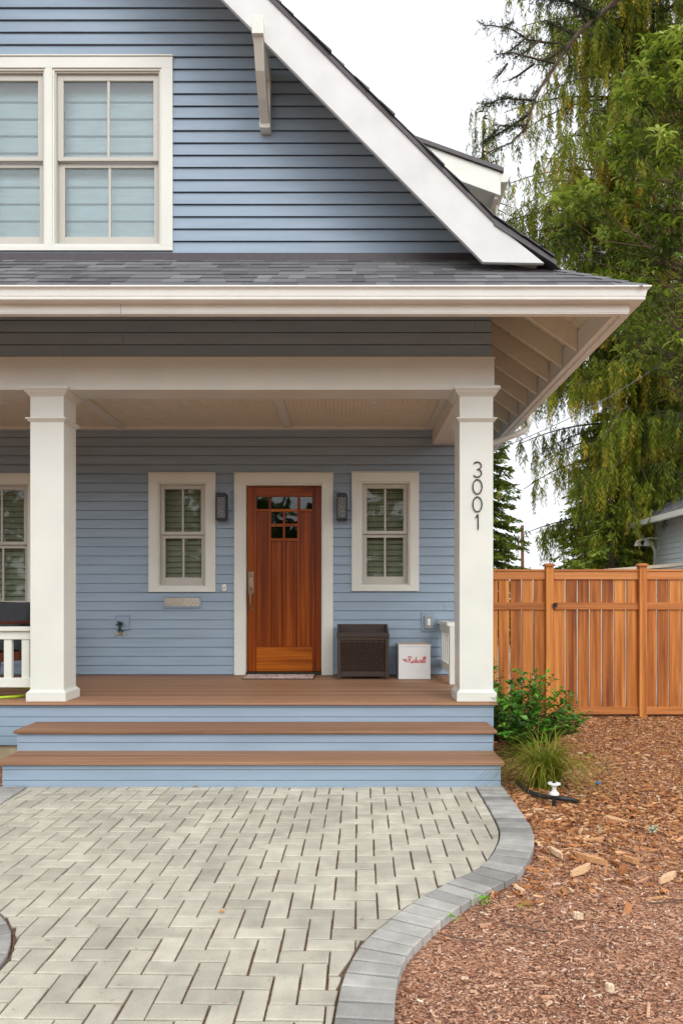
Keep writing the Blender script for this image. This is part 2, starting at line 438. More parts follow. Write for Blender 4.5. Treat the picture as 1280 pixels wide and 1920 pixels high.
def mulch_mat():
    m, nt, b = new_mat('mulch')
    tc = nt.nodes.new('ShaderNodeTexCoord')
    v = nt.nodes.new('ShaderNodeTexVoronoi'); v.inputs['Scale'].default_value = 55; v.inputs['Randomness'].default_value = 1
    mp = nt.nodes.new('ShaderNodeMapping'); mp.inputs['Scale'].default_value = (1, 1.8, 1)
    nz0 = nt.nodes.new('ShaderNodeTexNoise'); nz0.inputs['Scale'].default_value = 12; nz0.inputs['Detail'].default_value = 3
    nt.links.new(tc.outputs['Object'], nz0.inputs['Vector'])
    add = nt.nodes.new('ShaderNodeVectorMath'); add.operation = 'MULTIPLY_ADD'
    add.inputs[1].default_value = (.12, .12, .12)
    nt.links.new(nz0.outputs['Color'], add.inputs[0]); nt.links.new(tc.outputs['Object'], add.inputs[2])
    nt.links.new(add.outputs[0], mp.inputs[0]); nt.links.new(mp.outputs[0], v.inputs['Vector'])
    rp = nt.nodes.new('ShaderNodeValToRGB'); e = rp.color_ramp.elements
    e[0].position = 0; e[0].color = (0.11, 0.042, 0.022, 1)
    e[1].position = 1; e[1].color = (0.55, 0.32, 0.20, 1)
    k = e.new(0.55); k.color = (0.28, 0.12, 0.066, 1)
    sep = nt.nodes.new('ShaderNodeSeparateColor'); nt.links.new(v.outputs['Color'], sep.inputs[0])
    nt.links.new(sep.outputs[0], rp.inputs[0])
    big = nt.nodes.new('ShaderNodeTexNoise'); big.inputs['Scale'].default_value = 0.9; big.inputs['Detail'].default_value = 5
    nt.links.new(tc.outputs['Object'], big.inputs['Vector'])
    mr = nt.nodes.new('ShaderNodeMapRange'); mr.inputs[1].default_value = .3; mr.inputs[2].default_value = .7; mr.inputs[3].default_value = .7; mr.inputs[4].default_value = 1.25
    nt.links.new(big.outputs[0], mr.inputs[0])
    vm = nt.nodes.new('ShaderNodeVectorMath'); vm.operation = 'SCALE'
    nt.links.new(rp.outputs[0], vm.inputs[0]); nt.links.new(mr.outputs[0], vm.inputs[3])
    nt.links.new(vm.outputs[0], b.inputs['Base Color']); b.inputs['Roughness'].default_value = 0.95
    bp = nt.nodes.new('ShaderNodeBump'); bp.inputs['Strength'].default_value = .8; bp.inputs['Distance'].default_value = .012
    nt.links.new(v.outputs['Distance'], bp.inputs['Height']); nt.links.new(bp.outputs[0], b.inputs['Normal'])
    return m
M['mulch'] = mulch_mat()

def build_ground():
    xs = [-300, -60, -20] + list(np.arange(-8, 8.01, 0.08)) + [20, 60, 300]
    ys = [-300, -60, -10] + list(np.arange(-1, 10.01, 0.08)) + [20, 60, 300]
    V = []; F = []
    for y in ys:
        for x in xs:
            V.append((x, y, ground_h(x, y) if -8.01 <= x <= 8.01 and -1.01 <= y <= 10.01 else -0.035))
    n = len(xs)
    for j in range(len(ys) - 1):
        for i in range(n - 1):
            F.append((j * n + i, j * n + i + 1, (j + 1) * n + i + 1, (j + 1) * n + i))
    b = MB(); b.v = V; b.f = F; b.m = [0] * len(F)
    o = b.build('ground', M['mulch'], smooth=True)
    tag(o, kind='structure')
    s = MB().box(1.6, 30, 9.9, 60, -0.06, 0.004).build('driveway', M['slab'])
    tag(s, kind='structure')
build_ground()

# ---- border curves of the paved path (ground coordinates)
def smooth_curve(pts, n=200):
    """Catmull-Rom through pts, resampled evenly"""
    P = [Vector((*p, 0)) for p in pts]
    P = [P[0] * 2 - P[1]] + P + [P[-1] * 2 - P[-2]]
    out = []
    for i in range(1, len(P) - 2):
        for k in range(30):
            t = k / 30
            a, b, c, d = P[i - 1], P[i], P[i + 1], P[i + 2]
            out.append(0.5 * ((2 * b) + (c - a) * t + (2 * a - 5 * b + 4 * c - d) * t * t + (3 * b - a - 3 * c + d) * t ** 3))
    out.append(P[-2])
    L = [0]
    for i in range(1, len(out)): L.append(L[-1] + (out[i] - out[i - 1]).length)
    res = []; j = 0
    for k in range(n + 1):
        s = L[-1] * k / n
        while j < len(L) - 2 and L[j + 1] < s: j += 1
        t = (s - L[j]) / max(1e-9, L[j + 1] - L[j])
        res.append(out[j].lerp(out[j + 1], t))
    return [(p.x, p.y) for p in res], L[-1]

IN_R = [G(p, q) for p, q in ((886, 1468), (905, 1500), (925, 1535), (935, 1562), (927, 1592), (900, 1625), (840, 1655), (790, 1682), (755, 1705), (705, 1745), (670, 1780), (652, 1812), (638, 1846), (622, 1925))]
IN_R += [(IN_R[-1][0] - 0.02, 2.2), (IN_R[-1][0] + 0.02, 1.7), (IN_R[-1][0] + 0.05, 0.8), (IN_R[-1][0] + .05, -0.6)]
cR, lenR = smooth_curve(IN_R, 420)
IN_L = [G(p, q) for p, q in ((52, 1476), (0, 1510), (-75, 1565), (-110, 1610), (-80, 1655), (-20, 1695), (18, 1735), (24, 1765), (8, 1805), (-60, 1880))]
IN_L += [(IN_L[-1][0] - 0.0, 2.2), (IN_L[-1][0] - .02, 1.6), (IN_L[-1][0] - .02, 0.8), (IN_L[-1][0] - .02, -0.6)]
cL, lenL = smooth_curve(IN_L, 420)

def nearest(c, x, y):
    best = min(range(len(c)), key=lambda i: (c[i][0] - x) ** 2 + (c[i][1] - y) ** 2)
    a = c[max(0, best - 2)]; b = c[min(len(c) - 1, best + 2)]
    t = (b[0] - a[0], b[1] - a[1]); l = math.hypot(*t)
    return best, c[best], (t[0] / l, t[1] / l)

def clip_half(poly, p, n):
    """keep the side where (q-p).n <= 0"""
    out = []
    for i in range(len(poly)):
        a, b = poly[i], poly[(i + 1) % len(poly)]
        da = (a[0] - p[0]) * n[0] + (a[1] - p[1]) * n[1]
        db = (b[0] - p[0]) * n[0] + (b[1] - p[1]) * n[1]
        if da <= 0: out.append(a)
        if da * db < 0:
            t = da / (da - db)
            out.append((a[0] + (b[0] - a[0]) * t, a[1] + (b[1] - a[1]) * t))
    return out

def inset(poly, d):
    n = len(poly)
    cx = sum(p[0] for p in poly) / n; cy = sum(p[1] for p in poly) / n
    P = poly
    for i in range(n):
        a, b = poly[i], poly[(i + 1) % n]
        t = (b[0] - a[0], b[1] - a[1]); l = math.hypot(*t)
        if l < 1e-6: continue
        nn = (t[1] / l, -t[0] / l)
        if (cx - a[0]) * nn[0] + (cy - a[1]) * nn[1] > 0: nn = (-nn[0], -nn[1])
        P = clip_half(P, (a[0] - nn[0] * d, a[1] - nn[1] * d), nn)
        if len(P) < 3: return []
    return P

def area(p):
    return abs(sum(p[i][0] * p[(i + 1) % len(p)][1] - p[(i + 1) % len(p)][0] * p[i][1] for i in range(len(p)))) / 2

def stone(mb, rnd, poly, z, h, r, tilt=0.0015, ch=0.005):
    top = inset(poly, ch)
    if len(top) < 3 or len(top) != len(poly):
        top = poly
    tx, ty = random.uniform(-1, 1) * tilt * 8, random.uniform(-1, 1) * tilt * 8
    dz = random.uniform(-1, 1) * tilt
    cx = sum(p[0] for p in poly) / len(poly); cy = sum(p[1] for p in poly) / len(poly)
    def zz(p, b): return b + dz + (p[0] - cx) * tx + (p[1] - cy) * ty
    i = len(mb.v); n = len(poly)
    mb.v += [(p[0], p[1], z - h) for p in poly] + [(p[0], p[1], zz(p, z - ch * .7)) for p in poly] + [(p[0], p[1], zz(p, z)) for p in top]
    mb.f.append(tuple(i + 2 * n + k for k in range(n))); mb.m.append(0); rnd.append(r)
    for L in (0, 1):
        for k in range(n):
            l = (k + 1) % n
            mb.f.append((i + L * n + k, i + L * n + l, i + (L + 1) * n + l, i + (L + 1) * n + k)); mb.m.append(0); rnd.append(r)

def build_path():
    # bed of joint soil
    b = MB()
    N = len(cR)
    for k in range(N - 1):
        b.face([(cL[k][0], cL[k][1], -0.011), (cR[k][0], cR[k][1], -0.011), (cR[k + 1][0], cR[k + 1][1], -0.011), (cL[k + 1][0], cL[k + 1][1], -0.011)])
    o = b.build('path_bed', M['joint']); tag(o, kind='structure')
    w = 0.1015; g = 0.0036
    mb = MB(); rnd = []
    rot = R(-0.9); cr, sr = math.cos(rot), math.sin(rot)
    ox, oy = 0.075, 5.645
    for jy in range(-64, 1):
        for ix in range(-40, 16):
            k = (ix - jy) % 4
            if k == 0: rect = (ix * w, jy * w, (ix + 2) * w, (jy + 1) * w, 'h')
            elif k == 3: rect = (ix * w, jy * w, (ix + 1) * w, (jy + 2) * w, 'v')
            else: continue
            gx = g * (1.35 if rect[4] == 'v' else .9)
            gy = g * 1.05
            jx, jj = random.uniform(-.0012, .0012), random.uniform(-.0012, .0012)
            q = [(rect[0] + gx + jx, rect[1] + gy + jj), (rect[2] - gx + jx, rect[1] + gy + jj), (rect[2] - gx + jx, rect[3] - gy + jj), (rect[0] + gx + jx, rect[3] - gy + jj)]
            q = [(ox + x * cr - y * sr + random.uniform(-.0011, .0011), oy + x * sr + y * cr + random.uniform(-.0011, .0011)) for x, y in q]
            cx = sum(p[0] for p in q) / 4; cy = sum(p[1] for p in q) / 4
            if cy < -0.5: continue
            q = clip_half(q, (0, 5.652), (0, 1))
            ok = True
            for c, sgn in ((cR, 1), (cL, -1)):
                bi, p, t = nearest(c, cx, cy)
                nx, ny = (-t[1], t[0])            # curve runs towards the viewer: left normal points outward for cR
                nx, ny = nx * sgn, ny * sgn
                if sgn == 1 and nx < 0 and abs(nx) > .2: nx, ny = -nx, -ny
                if sgn == -1 and nx > 0 and abs(nx) > .2: nx, ny = -nx, -ny
                dd = (cx - p[0]) * nx + (cy - p[1]) * ny
                if dd > 0.16: ok = False; break
                if dd > -0.25:
                    for off in (-6, 0, 6):
                        k2 = min(len(c) - 1, max(0, bi + off))
                        a = c[max(0, k2 - 2)]; e = c[min(len(c) - 1, k2 + 2)]
                        tt = (e[0] - a[0], e[1] - a[1]); l = math.hypot(*tt)
                        mx, my = -tt[1] / l * sgn, tt[0] / l * sgn
                        if mx * nx + my * ny < 0: mx, my = -mx, -my
                        q = clip_half(q, (c[k2][0] - mx * .004, c[k2][1] - my * .004), (mx, my))
                        if len(q) < 3: break
                if len(q) < 3: ok = False; break
            if not ok or area(q) < 0.0006: continue
            r = min(1, max(0, random.gauss(.58, .15)))
            stone(mb, rnd, q, 0.0, 0.06, r)
    o = mb.build('paved_path', M['paver'], rnd=rnd); tag(o, kind='structure')
    # edging stones laid across the border
    for nm, c, ln, sgn in (('right', cR, lenR, 1), ('left', cL, lenL, -1)):
        mb = MB(); rnd = []
        W = 0.205; step = 0.104
        cnt = int(ln / step)
        def at(s):
            f = s / ln * (len(c) - 1); k = min(len(c) - 2, int(f)); t = f - k
            p = (c[k][0] + (c[k + 1][0] - c[k][0]) * t, c[k][1] + (c[k + 1][1] - c[k][1]) * t)
            a = c[max(0, k - 5)]; e = c[min(len(c) - 1, k + 6)]
            tt = (e[0] - a[0], e[1] - a[1]); l = math.hypot(*tt)
            n = (-tt[1] / l * sgn, tt[0] / l * sgn)
            return p, n
        for k in range(cnt):
            p0, n0 = at(k * step + .0055); p1, n1 = at((k + 1) * step - .0055)
            q = [(p0[0] + n0[0] * .006, p0[1] + n0[1] * .006), (p0[0] + n0[0] * W, p0[1] + n0[1] * W), (p1[0] + n1[0] * W, p1[1] + n1[1] * W), (p1[0] + n1[0] * .006, p1[1] + n1[1] * .006)]
            q = clip_half(q, (0, 5.652), (0, 1))
            if len(q) < 3 or area(q) < .002: continue
            stone(mb, rnd, q, 0.008, 0.075, min(1, max(0, random.gauss(.5, .28))), 0.002, .006)
        o = mb.build('path_edging', M['border'], rnd=rnd); tag(o, kind='structure')
build_path()

# ------------------------------------------------------------------ lap siding
def lap(mb, u0, u1, z0, z1, pitch, fn, openings=(), clip=None, phase=None, proud=0.013, joints=True, crev=.008, gap=.0042):
    """horizontal lap boards; fn(u, z, out) -> xyz; clip(z) -> (umin, umax)"""
    zb = z0
    if phase is not None:
        zb = phase + math.floor((z0 - phase) / pitch) * pitch
    while zb < z1 - 1e-4:
        a, b = max(zb, z0), min(zb + pitch, z1)
        cuts = [a, b]
        for (ox0, ox1, oz0, oz1) in openings:
            for c in (oz0, oz1):
                if a + .002 < c < b - .002: cuts.append(c)
        cuts = sorted(cuts)
        jset = []
        if joints:
            s = u0 + random.uniform(.6, 3.5)
            while s < u1:
                jset.append(s); s += random.uniform(2.2, 3.66)
        for ca, cb in zip(cuts[:-1], cuts[1:]):
            segs = [(u0, u1)]
            for (ox0, ox1, oz0, oz1) in openings:
                if oz0 < (ca + cb) / 2 < oz1:
                    ns = []
                    for s0, s1 in segs:
                        if ox1 <= s0 or ox0 >= s1: ns.append((s0, s1))
                        else:
                            if s0 < ox0: ns.append((s0, ox0))
                            if ox1 < s1: ns.append((ox1, s1))
                    segs = ns
            for j in jset:
                ns = []
                for s0, s1 in segs:
                    if s0 + .05 < j < s1 - .05: ns += [(s0, j - .0009), (j + .0009, s1)]
                    else: ns.append((s0, s1))
                segs = ns
            pa = proud * (1 - (ca - zb) / pitch) + .002
            pb = proud * (1 - (cb - zb) / pitch) + .002
            for s0, s1 in segs:
                l0 = l1 = s0; r0 = r1 = s1
                if clip:
                    ka, kb = clip(ca), clip(cb)
                    l0, r0 = max(s0, ka[0]), min(s1, ka[1]); l1, r1 = max(s0, kb[0]), min(s1, kb[1])
                    if r0 - l0 < .01: continue
                    if r1 < l1: l1 = r1 = (l0 + r0) / 2
                i = len(mb.v)
                cv = crev if ca == zb or ca == a else 0
                gp_ = gap if cv else 0
                P = [fn(l0, ca + cv + gp_, -.022), fn(r0, ca + cv + gp_, -.022), fn(r0, ca + gp_, pa), fn(l0, ca + gp_, pa), fn(r1, cb, pb), fn(l1, cb, pb), fn(l0, ca - .004, -.022), fn(r0, ca - .004, -.022)]
                mb.v += [tuple(p) for p in P]
                mb.f.append((i + 6, i + 7, i + 1, i)); mb.m.append(0)          # back of the gap
                mb.f.append((i + 3, i + 2, i + 4, i + 5)); mb.m.append(0)      # face
                mb.f.append((i, i + 1, i + 2, i + 3)); mb.m.append(0)          # butt edge
        zb += pitch
    return mb

# ------------------------------------------------------------------ the house
FW, WALL, GW = 6.51, 8.80, 6.49
XR, XM = 1.293, -2.605
XL = 2 * XM - XR
BACK = 16.0
DECK = 0.54
BEAM0, BEAM1 = 3.271, 3.561
SL = 0.68
EX, EY, EZ = 2.24, 5.56, 3.775           # eave corner (shingle edge)
HIP = EX + EY
FLX = 1.178; FLZ = EZ + SL * (EX - FLX)  # where the main slope flares out
RIDGE = FLZ + (FLX - XM)
def mirror(x): return 2 * XM - x
def roof_z(x):
    x = x if x >= XM else mirror(x)
    return EZ + SL * (EX - x) if x > FLX else FLZ + (FLX - x)

house = thing('blue_house', (XM, 7.7, 0), 'blue clapboard house with white trim, deep front porch and steep gabled roof', 'house')

# walls
WIN_A = (278.7, 404.0, 887.6, 1110.0)
WIN_B = (659.2, 784.9, 886.3, 1108.3)
WIN_C = (-190.0, 71.0, 889.0, 1154.0)
def rectm(r, d): return (X(r[0], d), X(r[1], d), Z(r[3], d), Z(r[2], d))
wa, wb, wc = (rectm(r, WALL - .03) for r in (WIN_A, WIN_B, WIN_C))
dr = rectm((439, 624.2, 887.8, 1264.8), WALL - .03)
gwin = rectm((-140, 323.8, 106.5, 470), GW - .03)
def shrink(r, a): return (r[0] + a, r[1] - a, r[2] + a, r[3] - a)
dr_open = (dr[0] + .05, dr[1] - .05, DECK - .1, dr[3] - .05)

mb = lap(MB(), XL, XR - .02, DECK, BEAM1 - .1, .1081, lambda u, z, o: (u, WALL - o, z), [shrink(wa, .04), shrink(wb, .04), shrink(wc, .04), dr_open], phase=Z(1264.7, WALL), crev=.010)
mb.build('porch_wall', M['blue'], house)
mb = lap(MB(), XL + .02, XR - .022, BEAM1 + .002, 4.40, .1076, lambda u, z, o: (u, FW + .025 - o, z), phase=Z(669, FW) + .002)
mb.build('frieze_wall', M['blue'], house)
def gclip(z):
    zz = z + 0.10
    xr = FLX - (zz - FLZ) if zz > FLZ else EX - (zz - EZ) / SL
    return (mirror(xr), xr)
mb = lap(MB(), XL - .3, XR + .3, Z(478.5, GW), RIDGE - .05, Z(454, GW) - Z(477, GW), lambda u, z, o: (u, GW - o, z), [shrink(gwin, .05)], clip=gclip, phase=Z(477.0, GW), proud=.017, joints=False, crev=.010, gap=.004)
mb.build('gable_wall', M['blue'], house)
mb = MB()
for xs, sg in ((XR - .02, 1), (XL + .02, -1)):
    lap(mb, WALL, BACK, 0.1, 4.35, .1076, lambda u, z, o: (xs - .012 * sg + o * sg, u, z))
    lap(mb, FW + .02, WALL, BEAM1, 4.35, .1076, lambda u, z, o: (xs - .012 * sg + o * sg, u, z), phase=Z(669, FW))
mb.face([(XL, BACK, 0), (XR, BACK, 0), (XR, BACK, 4.3), (XM, BACK, RIDGE - .2), (XL, BACK, 4.3)])
mb.build('side_wall', M['blue'], house)

# flashing between wall and porch roof
mb = MB()
mb.box(XL - .1, XR + .0, GW - .045, GW - .005, 4.375, Z(478.5, GW))
mb.build('roof_flashing', M['drip'], house)

# porch beam
mb = MB()
mb.box(XL, XR, FW, FW + .30, BEAM0, BEAM1 - .012)
mb.box(XL - .008, XR + .008, FW - .008, FW + .30, BEAM1 - .012, BEAM1)
mb.box(XR - .28, XR - .0005, FW + .30, WALL, BEAM0 + .0008, BEAM1 - .013)
mb.box(XL + .0005, XL + .28, FW + .30, WALL, BEAM0 + .0008, BEAM1 - .013)
mb.build('porch_beam', M['white'], house, bevel=.003)

# beadboard ceiling
mb = MB()
CZ = 3.478; bead = .042
x = XL + .28
while x < XR - .28:
    x2 = min(x + bead, XR - .28)
    mb.face([(x, FW + .3, CZ), (x2 - .007, FW + .3, CZ), (x2 - .007, WALL, CZ), (x, WALL, CZ)])
    mb.face([(x2 - .007, FW + .3, CZ), (x2 - .0035, FW + .3, CZ + .005), (x2 - .0035, WALL, CZ + .005), (x2 - .007, WALL, CZ)])
    mb.face([(x2 - .0035, FW + .3, CZ + .005), (x2, FW + .3, CZ), (x2, WALL, CZ), (x2 - .0035, WALL, CZ + .005)])
    x = x2
ceil = mb.build('porch_ceiling', M['rafter'], house)
mb = MB()
TZ = Z(806, WALL)
for xc in (XM - .05, -.695, mirror(-.695) - .05):
    mb.box(xc - .048, xc + .048, FW + .302, WALL - .072, TZ, CZ - .002)
mb.box(XL + .282, XR - .282, WALL - .07, WALL - .004, TZ - .004, CZ - .002)
mb.box(XR - .352, XR - .282, FW + .302, WALL - .072, TZ + .001, CZ - .003)
mb.build('ceiling_batten', M['white'], ceil)

# columns
def column(xc):
    yf = 6.49; w = .147
    x0, x1, y0, y1 = xc - w, xc + w, yf, yf + 2 * w
    c = MB().box(x0, x1, y0, y1, DECK + .1, BEAM0 - .06).build('porch_column', M['white'], house, bevel=.004)
    m = MB()
    def ring(e, za, zb, e2=None):
        e2 = e if e2 is None else e2
        m.frustum((x0 - e, x1 + e, y0 - e, y1 + e), za, (x0 - e2, x1 + e2, y0 - e2, y1 + e2), zb)
    zt = BEAM0 + .018
    ring(.053, zt - .028, zt)
    ring(.033, zt - .050, zt - .029, .044)
    ring(.018, zt - .066, zt - .051, .031)
    ring(.004, zt - .082, zt - .067, .014)
    m.build('capital', M['white'], c)
    m = MB()
    zb = Z(783, 6.46)
    ring(.030, zb - .0075, zb + .003); ring(.008, zb - .028, zb - .008, .022)
    m.build('neck_band', M['white'], c)
    m = MB()
    ring(.026, DECK + .001, DECK + .074); ring(.024, DECK + .075, DECK + .089, .010); ring(.008, DECK + .090, DECK + .101, .002)
    m.build('base', M['white'], c)
    return c
col_r = column(X(892.5, 6.49)); col_m = column(X(88.5, 6.49)); col_l = column(mirror(X(892.5, 6.49)))

# deck, skirt and steps
def plank_set(mb, rnd, x0, x1, y0, y1, z0, z1, n, lip=True):
    w = (y1 - y0) / n
    for k in range(n):
        mb.box(x0, x1, y0 + k * w + (.0015 if k else 0), y0 + (k + 1) * w - .0015, z0, z1)
        r = random.random(); rnd += [r] * 6
mb = MB(); rnd = []
plank_set(mb, rnd, XL - .02, X(931.9, 6.44), 6.44, WALL, DECK - .028, DECK, 17)
deck = mb.build('porch_deck', M['deck_x'], house, rnd=rnd, bevel=.003)
mb = lap(MB(), XL, X(924.8, 6.47), .155, DECK - .028, .0837, lambda u, z, o: (u, 6.475 - o, z), phase=Z(1300 + 170 / 6.4, 6.47), proud=.004, joints=False)
lap(mb, 6.475, WALL, .155, DECK - .028, .0837, lambda u, z, o: (X(924.8, 6.47) - .004 + o, u, z), phase=Z(1300 + 170 / 6.4, 6.47), proud=.004, joints=False)
mb.build('deck_skirt', M['blue'], deck)
mb = MB().box(XL + .03, X(924.8, 6.47) - .03, 6.50, 6.65, -.1, .25)
mb.box(X(924.8, 6.47) - .16, X(924.8, 6.47) - .03, 6.65, BACK, -.1, .25)
mb.build('foundation', M['concrete'], house)
def step(x0, x1, y0, y1, zt, rx0, rx1, yr, zb, pz):
    m = MB(); rnd = []
    plank_set(m, rnd, x0, x1, y0, y1, zt - .026, zt, 3)
    s = m.build('step', M['deck_x'], house, rnd=rnd, bevel=.004)
    m = lap(MB(), rx0, rx1, zb, zt - .026, .0815, lambda u, z, o: (u, yr - o, z), phase=pz, proud=.004, joints=False)
    for xs, sg in ((rx0, -1), (rx1, 1)):
        lap(m, yr, y1 + .02, zb, zt - .026, .0815, lambda u, z, o: (xs - .006 * sg + o * sg, u, z), phase=pz, proud=.004, joints=False)
    m.build('riser', M['blue'], s)
step(-2.672, 1.194, 5.625, 6.075, .1955, X(5, 5.655), X(938.2, 5.655), 5.659, -.03, Z(1300 + 1046 / 6.4, 5.655))
step(X(25, 6.02), X(931.6, 6.02), 6.02, 6.470, .3636, X(33, 6.05), X(924, 6.05), 6.052, .12, Z(1300 + 592 / 6.4, 6.05))

# railings
def railing(pts):
    """pts: (start, end) along a line; returns part with baluster children"""
    (xa, ya), (xb, yb) = pts
    along_x = abs(xb - xa) > abs(yb - ya)
    def bx(m, a, b, half, z0, z1):
        if along_x: m.box(a, b, ya - half, ya + half, z0, z1)
        else: m.box(xa - half, xa + half, a, b, z0, z1)
    a, b = (xa, xb) if along_x else (ya, yb)
    m = MB()
    bx(m, a, b, .058, 1.150, 1.188); bx(m, a + .001, b - .001, .030, 1.074, 1.1495); bx(m, a + .001, b - .001, .028, .646, .730)
    r = m.build('porch_railing', M['white'], house, bevel=.003)
    n = int((b - a) / .158)
    o = ((b - a) - n * .158) / 2
    for k in range(n):
        c = b - .098 - k * .158 if along_x else a + o + (k + .5) * .158
        if c < a + .02: break
        m = MB(); bx(m, c - .034, c + .034, .020, .7302, 1.0738); m.build('baluster', M['white'], r)
    return r
railing(((mirror(X(860, 6.49)), 6.64), (X(57.5, 6.49) - .001, 6.64)))
sr_ = railing(((1.125, 7.90), (1.125, WALL - .016)))
MB().box(1.082, 1.168, 7.80, 7.8995, DECK, 1.148).build('rail_post', M['white'], sr_)

# gutters, fascia
FX, FY = 2.151, 5.652
def eave_run(mb, prof, closed=True):
    """prof: (out, z) list; wraps right side, front and left side with true mitres"""
    n = len(prof); i0 = len(mb.v)
    for k in range(4):
        for o, z in prof:
            if k == 0: p = (FX + o, BACK + .4, z)
            elif k == 1: p = (FX + o, FY - o, z)
            elif k == 2: p = (mirror(FX + o), FY - o, z)
            else: p = (mirror(FX + o), BACK + .4, z)
            mb.v.append(p)
    for k in range(3):
        for j in range(n if closed else n - 1):
            l = (j + 1) % n
            mb.f.append((i0 + k * n + j, i0 + k * n + l, i0 + (k + 1) * n + l, i0 + (k + 1) * n + j)); mb.m.append(0)
    return mb
gz0, gz1 = 3.681, 3.774
gut = eave_run(MB(), [(.002, gz0), (.086, gz0), (.089, gz0 + .012), (.084, gz0 + .018), (.088, gz0 + .022), (.091, gz0 + .030), (.095, gz0 + .052), (.098, gz0 + .068), (.105, gz0 + .076), (.112, gz1 - .012), (.121, gz1 - .010), (.121, gz1), (.108, gz1), (.108, gz1 - .008), (.094, gz0 + .060), (.084, gz0 + .02), (.083, gz0 + .005), (.006, gz0 + .005), (.006, gz1), (.002, gz1)]).build('gutter', M['gutter'], house)
fas = eave_run(MB(), [(-.045, 3.608), (-.004, 3.608), (-.004, 3.614), (0, 3.618), (0, 3.80), (-.045, 3.80)])
eave_run(fas, [(-.098, 3.622), (-.047, 3.622), (-.047, 3.82), (-.098, 3.82)])
fas = fas.build('fascia', M['gutter'], house)
for xj in (-1.72, -5.1):
    MB().box(xj - .0012, xj + .0012, FY - .0008, FY + .01, 3.610, 3.680).build('fascia_joint', M['drip'], fas)
MB().tube([(2.225, 9.07, 3.70), (2.223, 9.07, 3.60), (2.20, 9.07, 3.535), (2.13, 9.07, 3.48), (2.0, 9.07, 3.43), (1.50, 9.07, 3.24), (1.40, 9.07, 3.19), (1.355, 9.07, 3.10), (1.35, 9.07, 2.9), (1.35, 9.07, .1)], .038, 12).build('downspout', M['white'], house, smooth=True)

# soffit planks and rafter tails
SO = 3.845
def soffit_z(t): return SO + SL * t       # t = distance in from the fascia back (x=2.05)
mb = MB(); pw = .088
k = 0
while True:
    t0, t1 = k * pw - .02, (k + 1) * pw - .026
    if t0 > .84: break
    xa, xb = 2.05 - t0, 2.05 - t1
    mb.face([(xa, HIP - xa, soffit_z(t0)), (xa, BACK, soffit_z(t0)), (xb, BACK, soffit_z(t1)), (xb, HIP - xb, soffit_z(t1))])
    mb.face([(mirror(xa), HIP - xa, soffit_z(t0)), (mirror(xa), BACK, soffit_z(t0)), (mirror(xb), BACK, soffit_z(t1)), (mirror(xb), HIP - xb, soffit_z(t1))])
    ya, yb = HIP - xa, HIP - xb
    mb.face([(xa, ya, soffit_z(t0)), (mirror(xa), ya, soffit_z(t0)), (mirror(xb), yb, soffit_z(t1)), (xb, yb, soffit_z(t1))])
    # tongue behind the gap
    k += 1
mb.face([(2.08, HIP - 2.08, SO - .02 + .03), (2.08, BACK, SO - .02 + .03), (1.2, BACK, soffit_z(.85) + .03), (1.2, HIP - 1.2, soffit_z(.85) + .03)])
mb.face([(2.08, HIP - 2.08, SO - .02 + .03), (mirror(2.08), HIP - 2.08, SO - .02 + .03), (mirror(1.2), HIP - 1.2, soffit_z(.85) + .03), (1.2, HIP - 1.2, soffit_z(.85) + .03)])
sof = mb.build('soffit', M['rafter'], house)
y = 6.6
while y < BACK:
    for sx in (1, -1):
        P = [(2.05, 3.648), (2.05, 3.845), (1.272, soffit_z(.778)), (1.272, 3.648 + SL * .778)]
        MB().prism(P, lambda u, v, w: (u if sx > 0 else mirror(u), w, v), y, y + .042).build('rafter_tail', M['rafter'], house, bevel=.003)
    y += .463

# ---- roofs
def shingles(mb, rnd, O, U, Vv, umax, vmax, ubound, course=.142):
    O, U, Vv = Vector(O), Vector(U), Vector(Vv)
    N = U.cross(Vv).normalized()
    if N.z < 0: N = -N
    nrow = int(math.ceil(vmax / course))
    for r in range(nrow):
        v0 = r * course; v1 = min(vmax, v0 + course + .02)
        lo, hi = ubound(v0); lo2, hi2 = ubound(v1)
        u = lo - random.uniform(0, .2)
        while u < hi:
            wdt = random.choice((.10, .13, .16, .20, .24, .30)) * random.uniform(.85, 1.15)
            a, b = max(u, lo), min(u + wdt, hi)
            u += wdt
            if b - a < .004: continue
            a2, b2 = max(a, lo2), min(b, hi2)
            if b2 < a2: a2 = b2 = min(max(a, lo2), hi2)
            t = .010 if random.random() < .5 else .005
            t += random.uniform(0, .0015)
            dv = random.uniform(-.004, .004)
            i = len(mb.v)
            pts = [O + U * a + Vv * (v0 + dv) + N * t, O + U * (b - .0012) + Vv * (v0 + dv) + N * t, O + U * (b2 - .0012) + Vv * v1 + N * .0015, O + U * a2 + Vv * v1 + N * .0015,
                   O + U * a + Vv * (v0 + dv) - N * .004, O + U * (b - .0012) + Vv * (v0 + dv) - N * .004]
            mb.v += [tuple(p) for p in pts]
            for f in ((0, 1, 2, 3), (4, 5, 1, 0)):
                mb.f.append(tuple(i + q for q in f)); mb.m.append(0)
            mb.f.append((i + 4, i, i + 3)); mb.m.append(0)
            mb.f.append((i + 5, i + 2, i + 1)); mb.m.append(0)
            rv = min(1, max(0, random.gauss(.42, .28)))
            rnd += [rv] * 4

sn = math.sqrt(1 + SL * SL)
mb = MB(); rnd = []
xl = mirror(EX)
vmaxp = (GW - EY) * sn
shingles(mb, rnd, (xl, EY, EZ), (1, 0, 0), (0, 1 / sn, SL / sn), EX - xl, vmaxp, lambda v: (v / sn, EX - xl - v / sn))
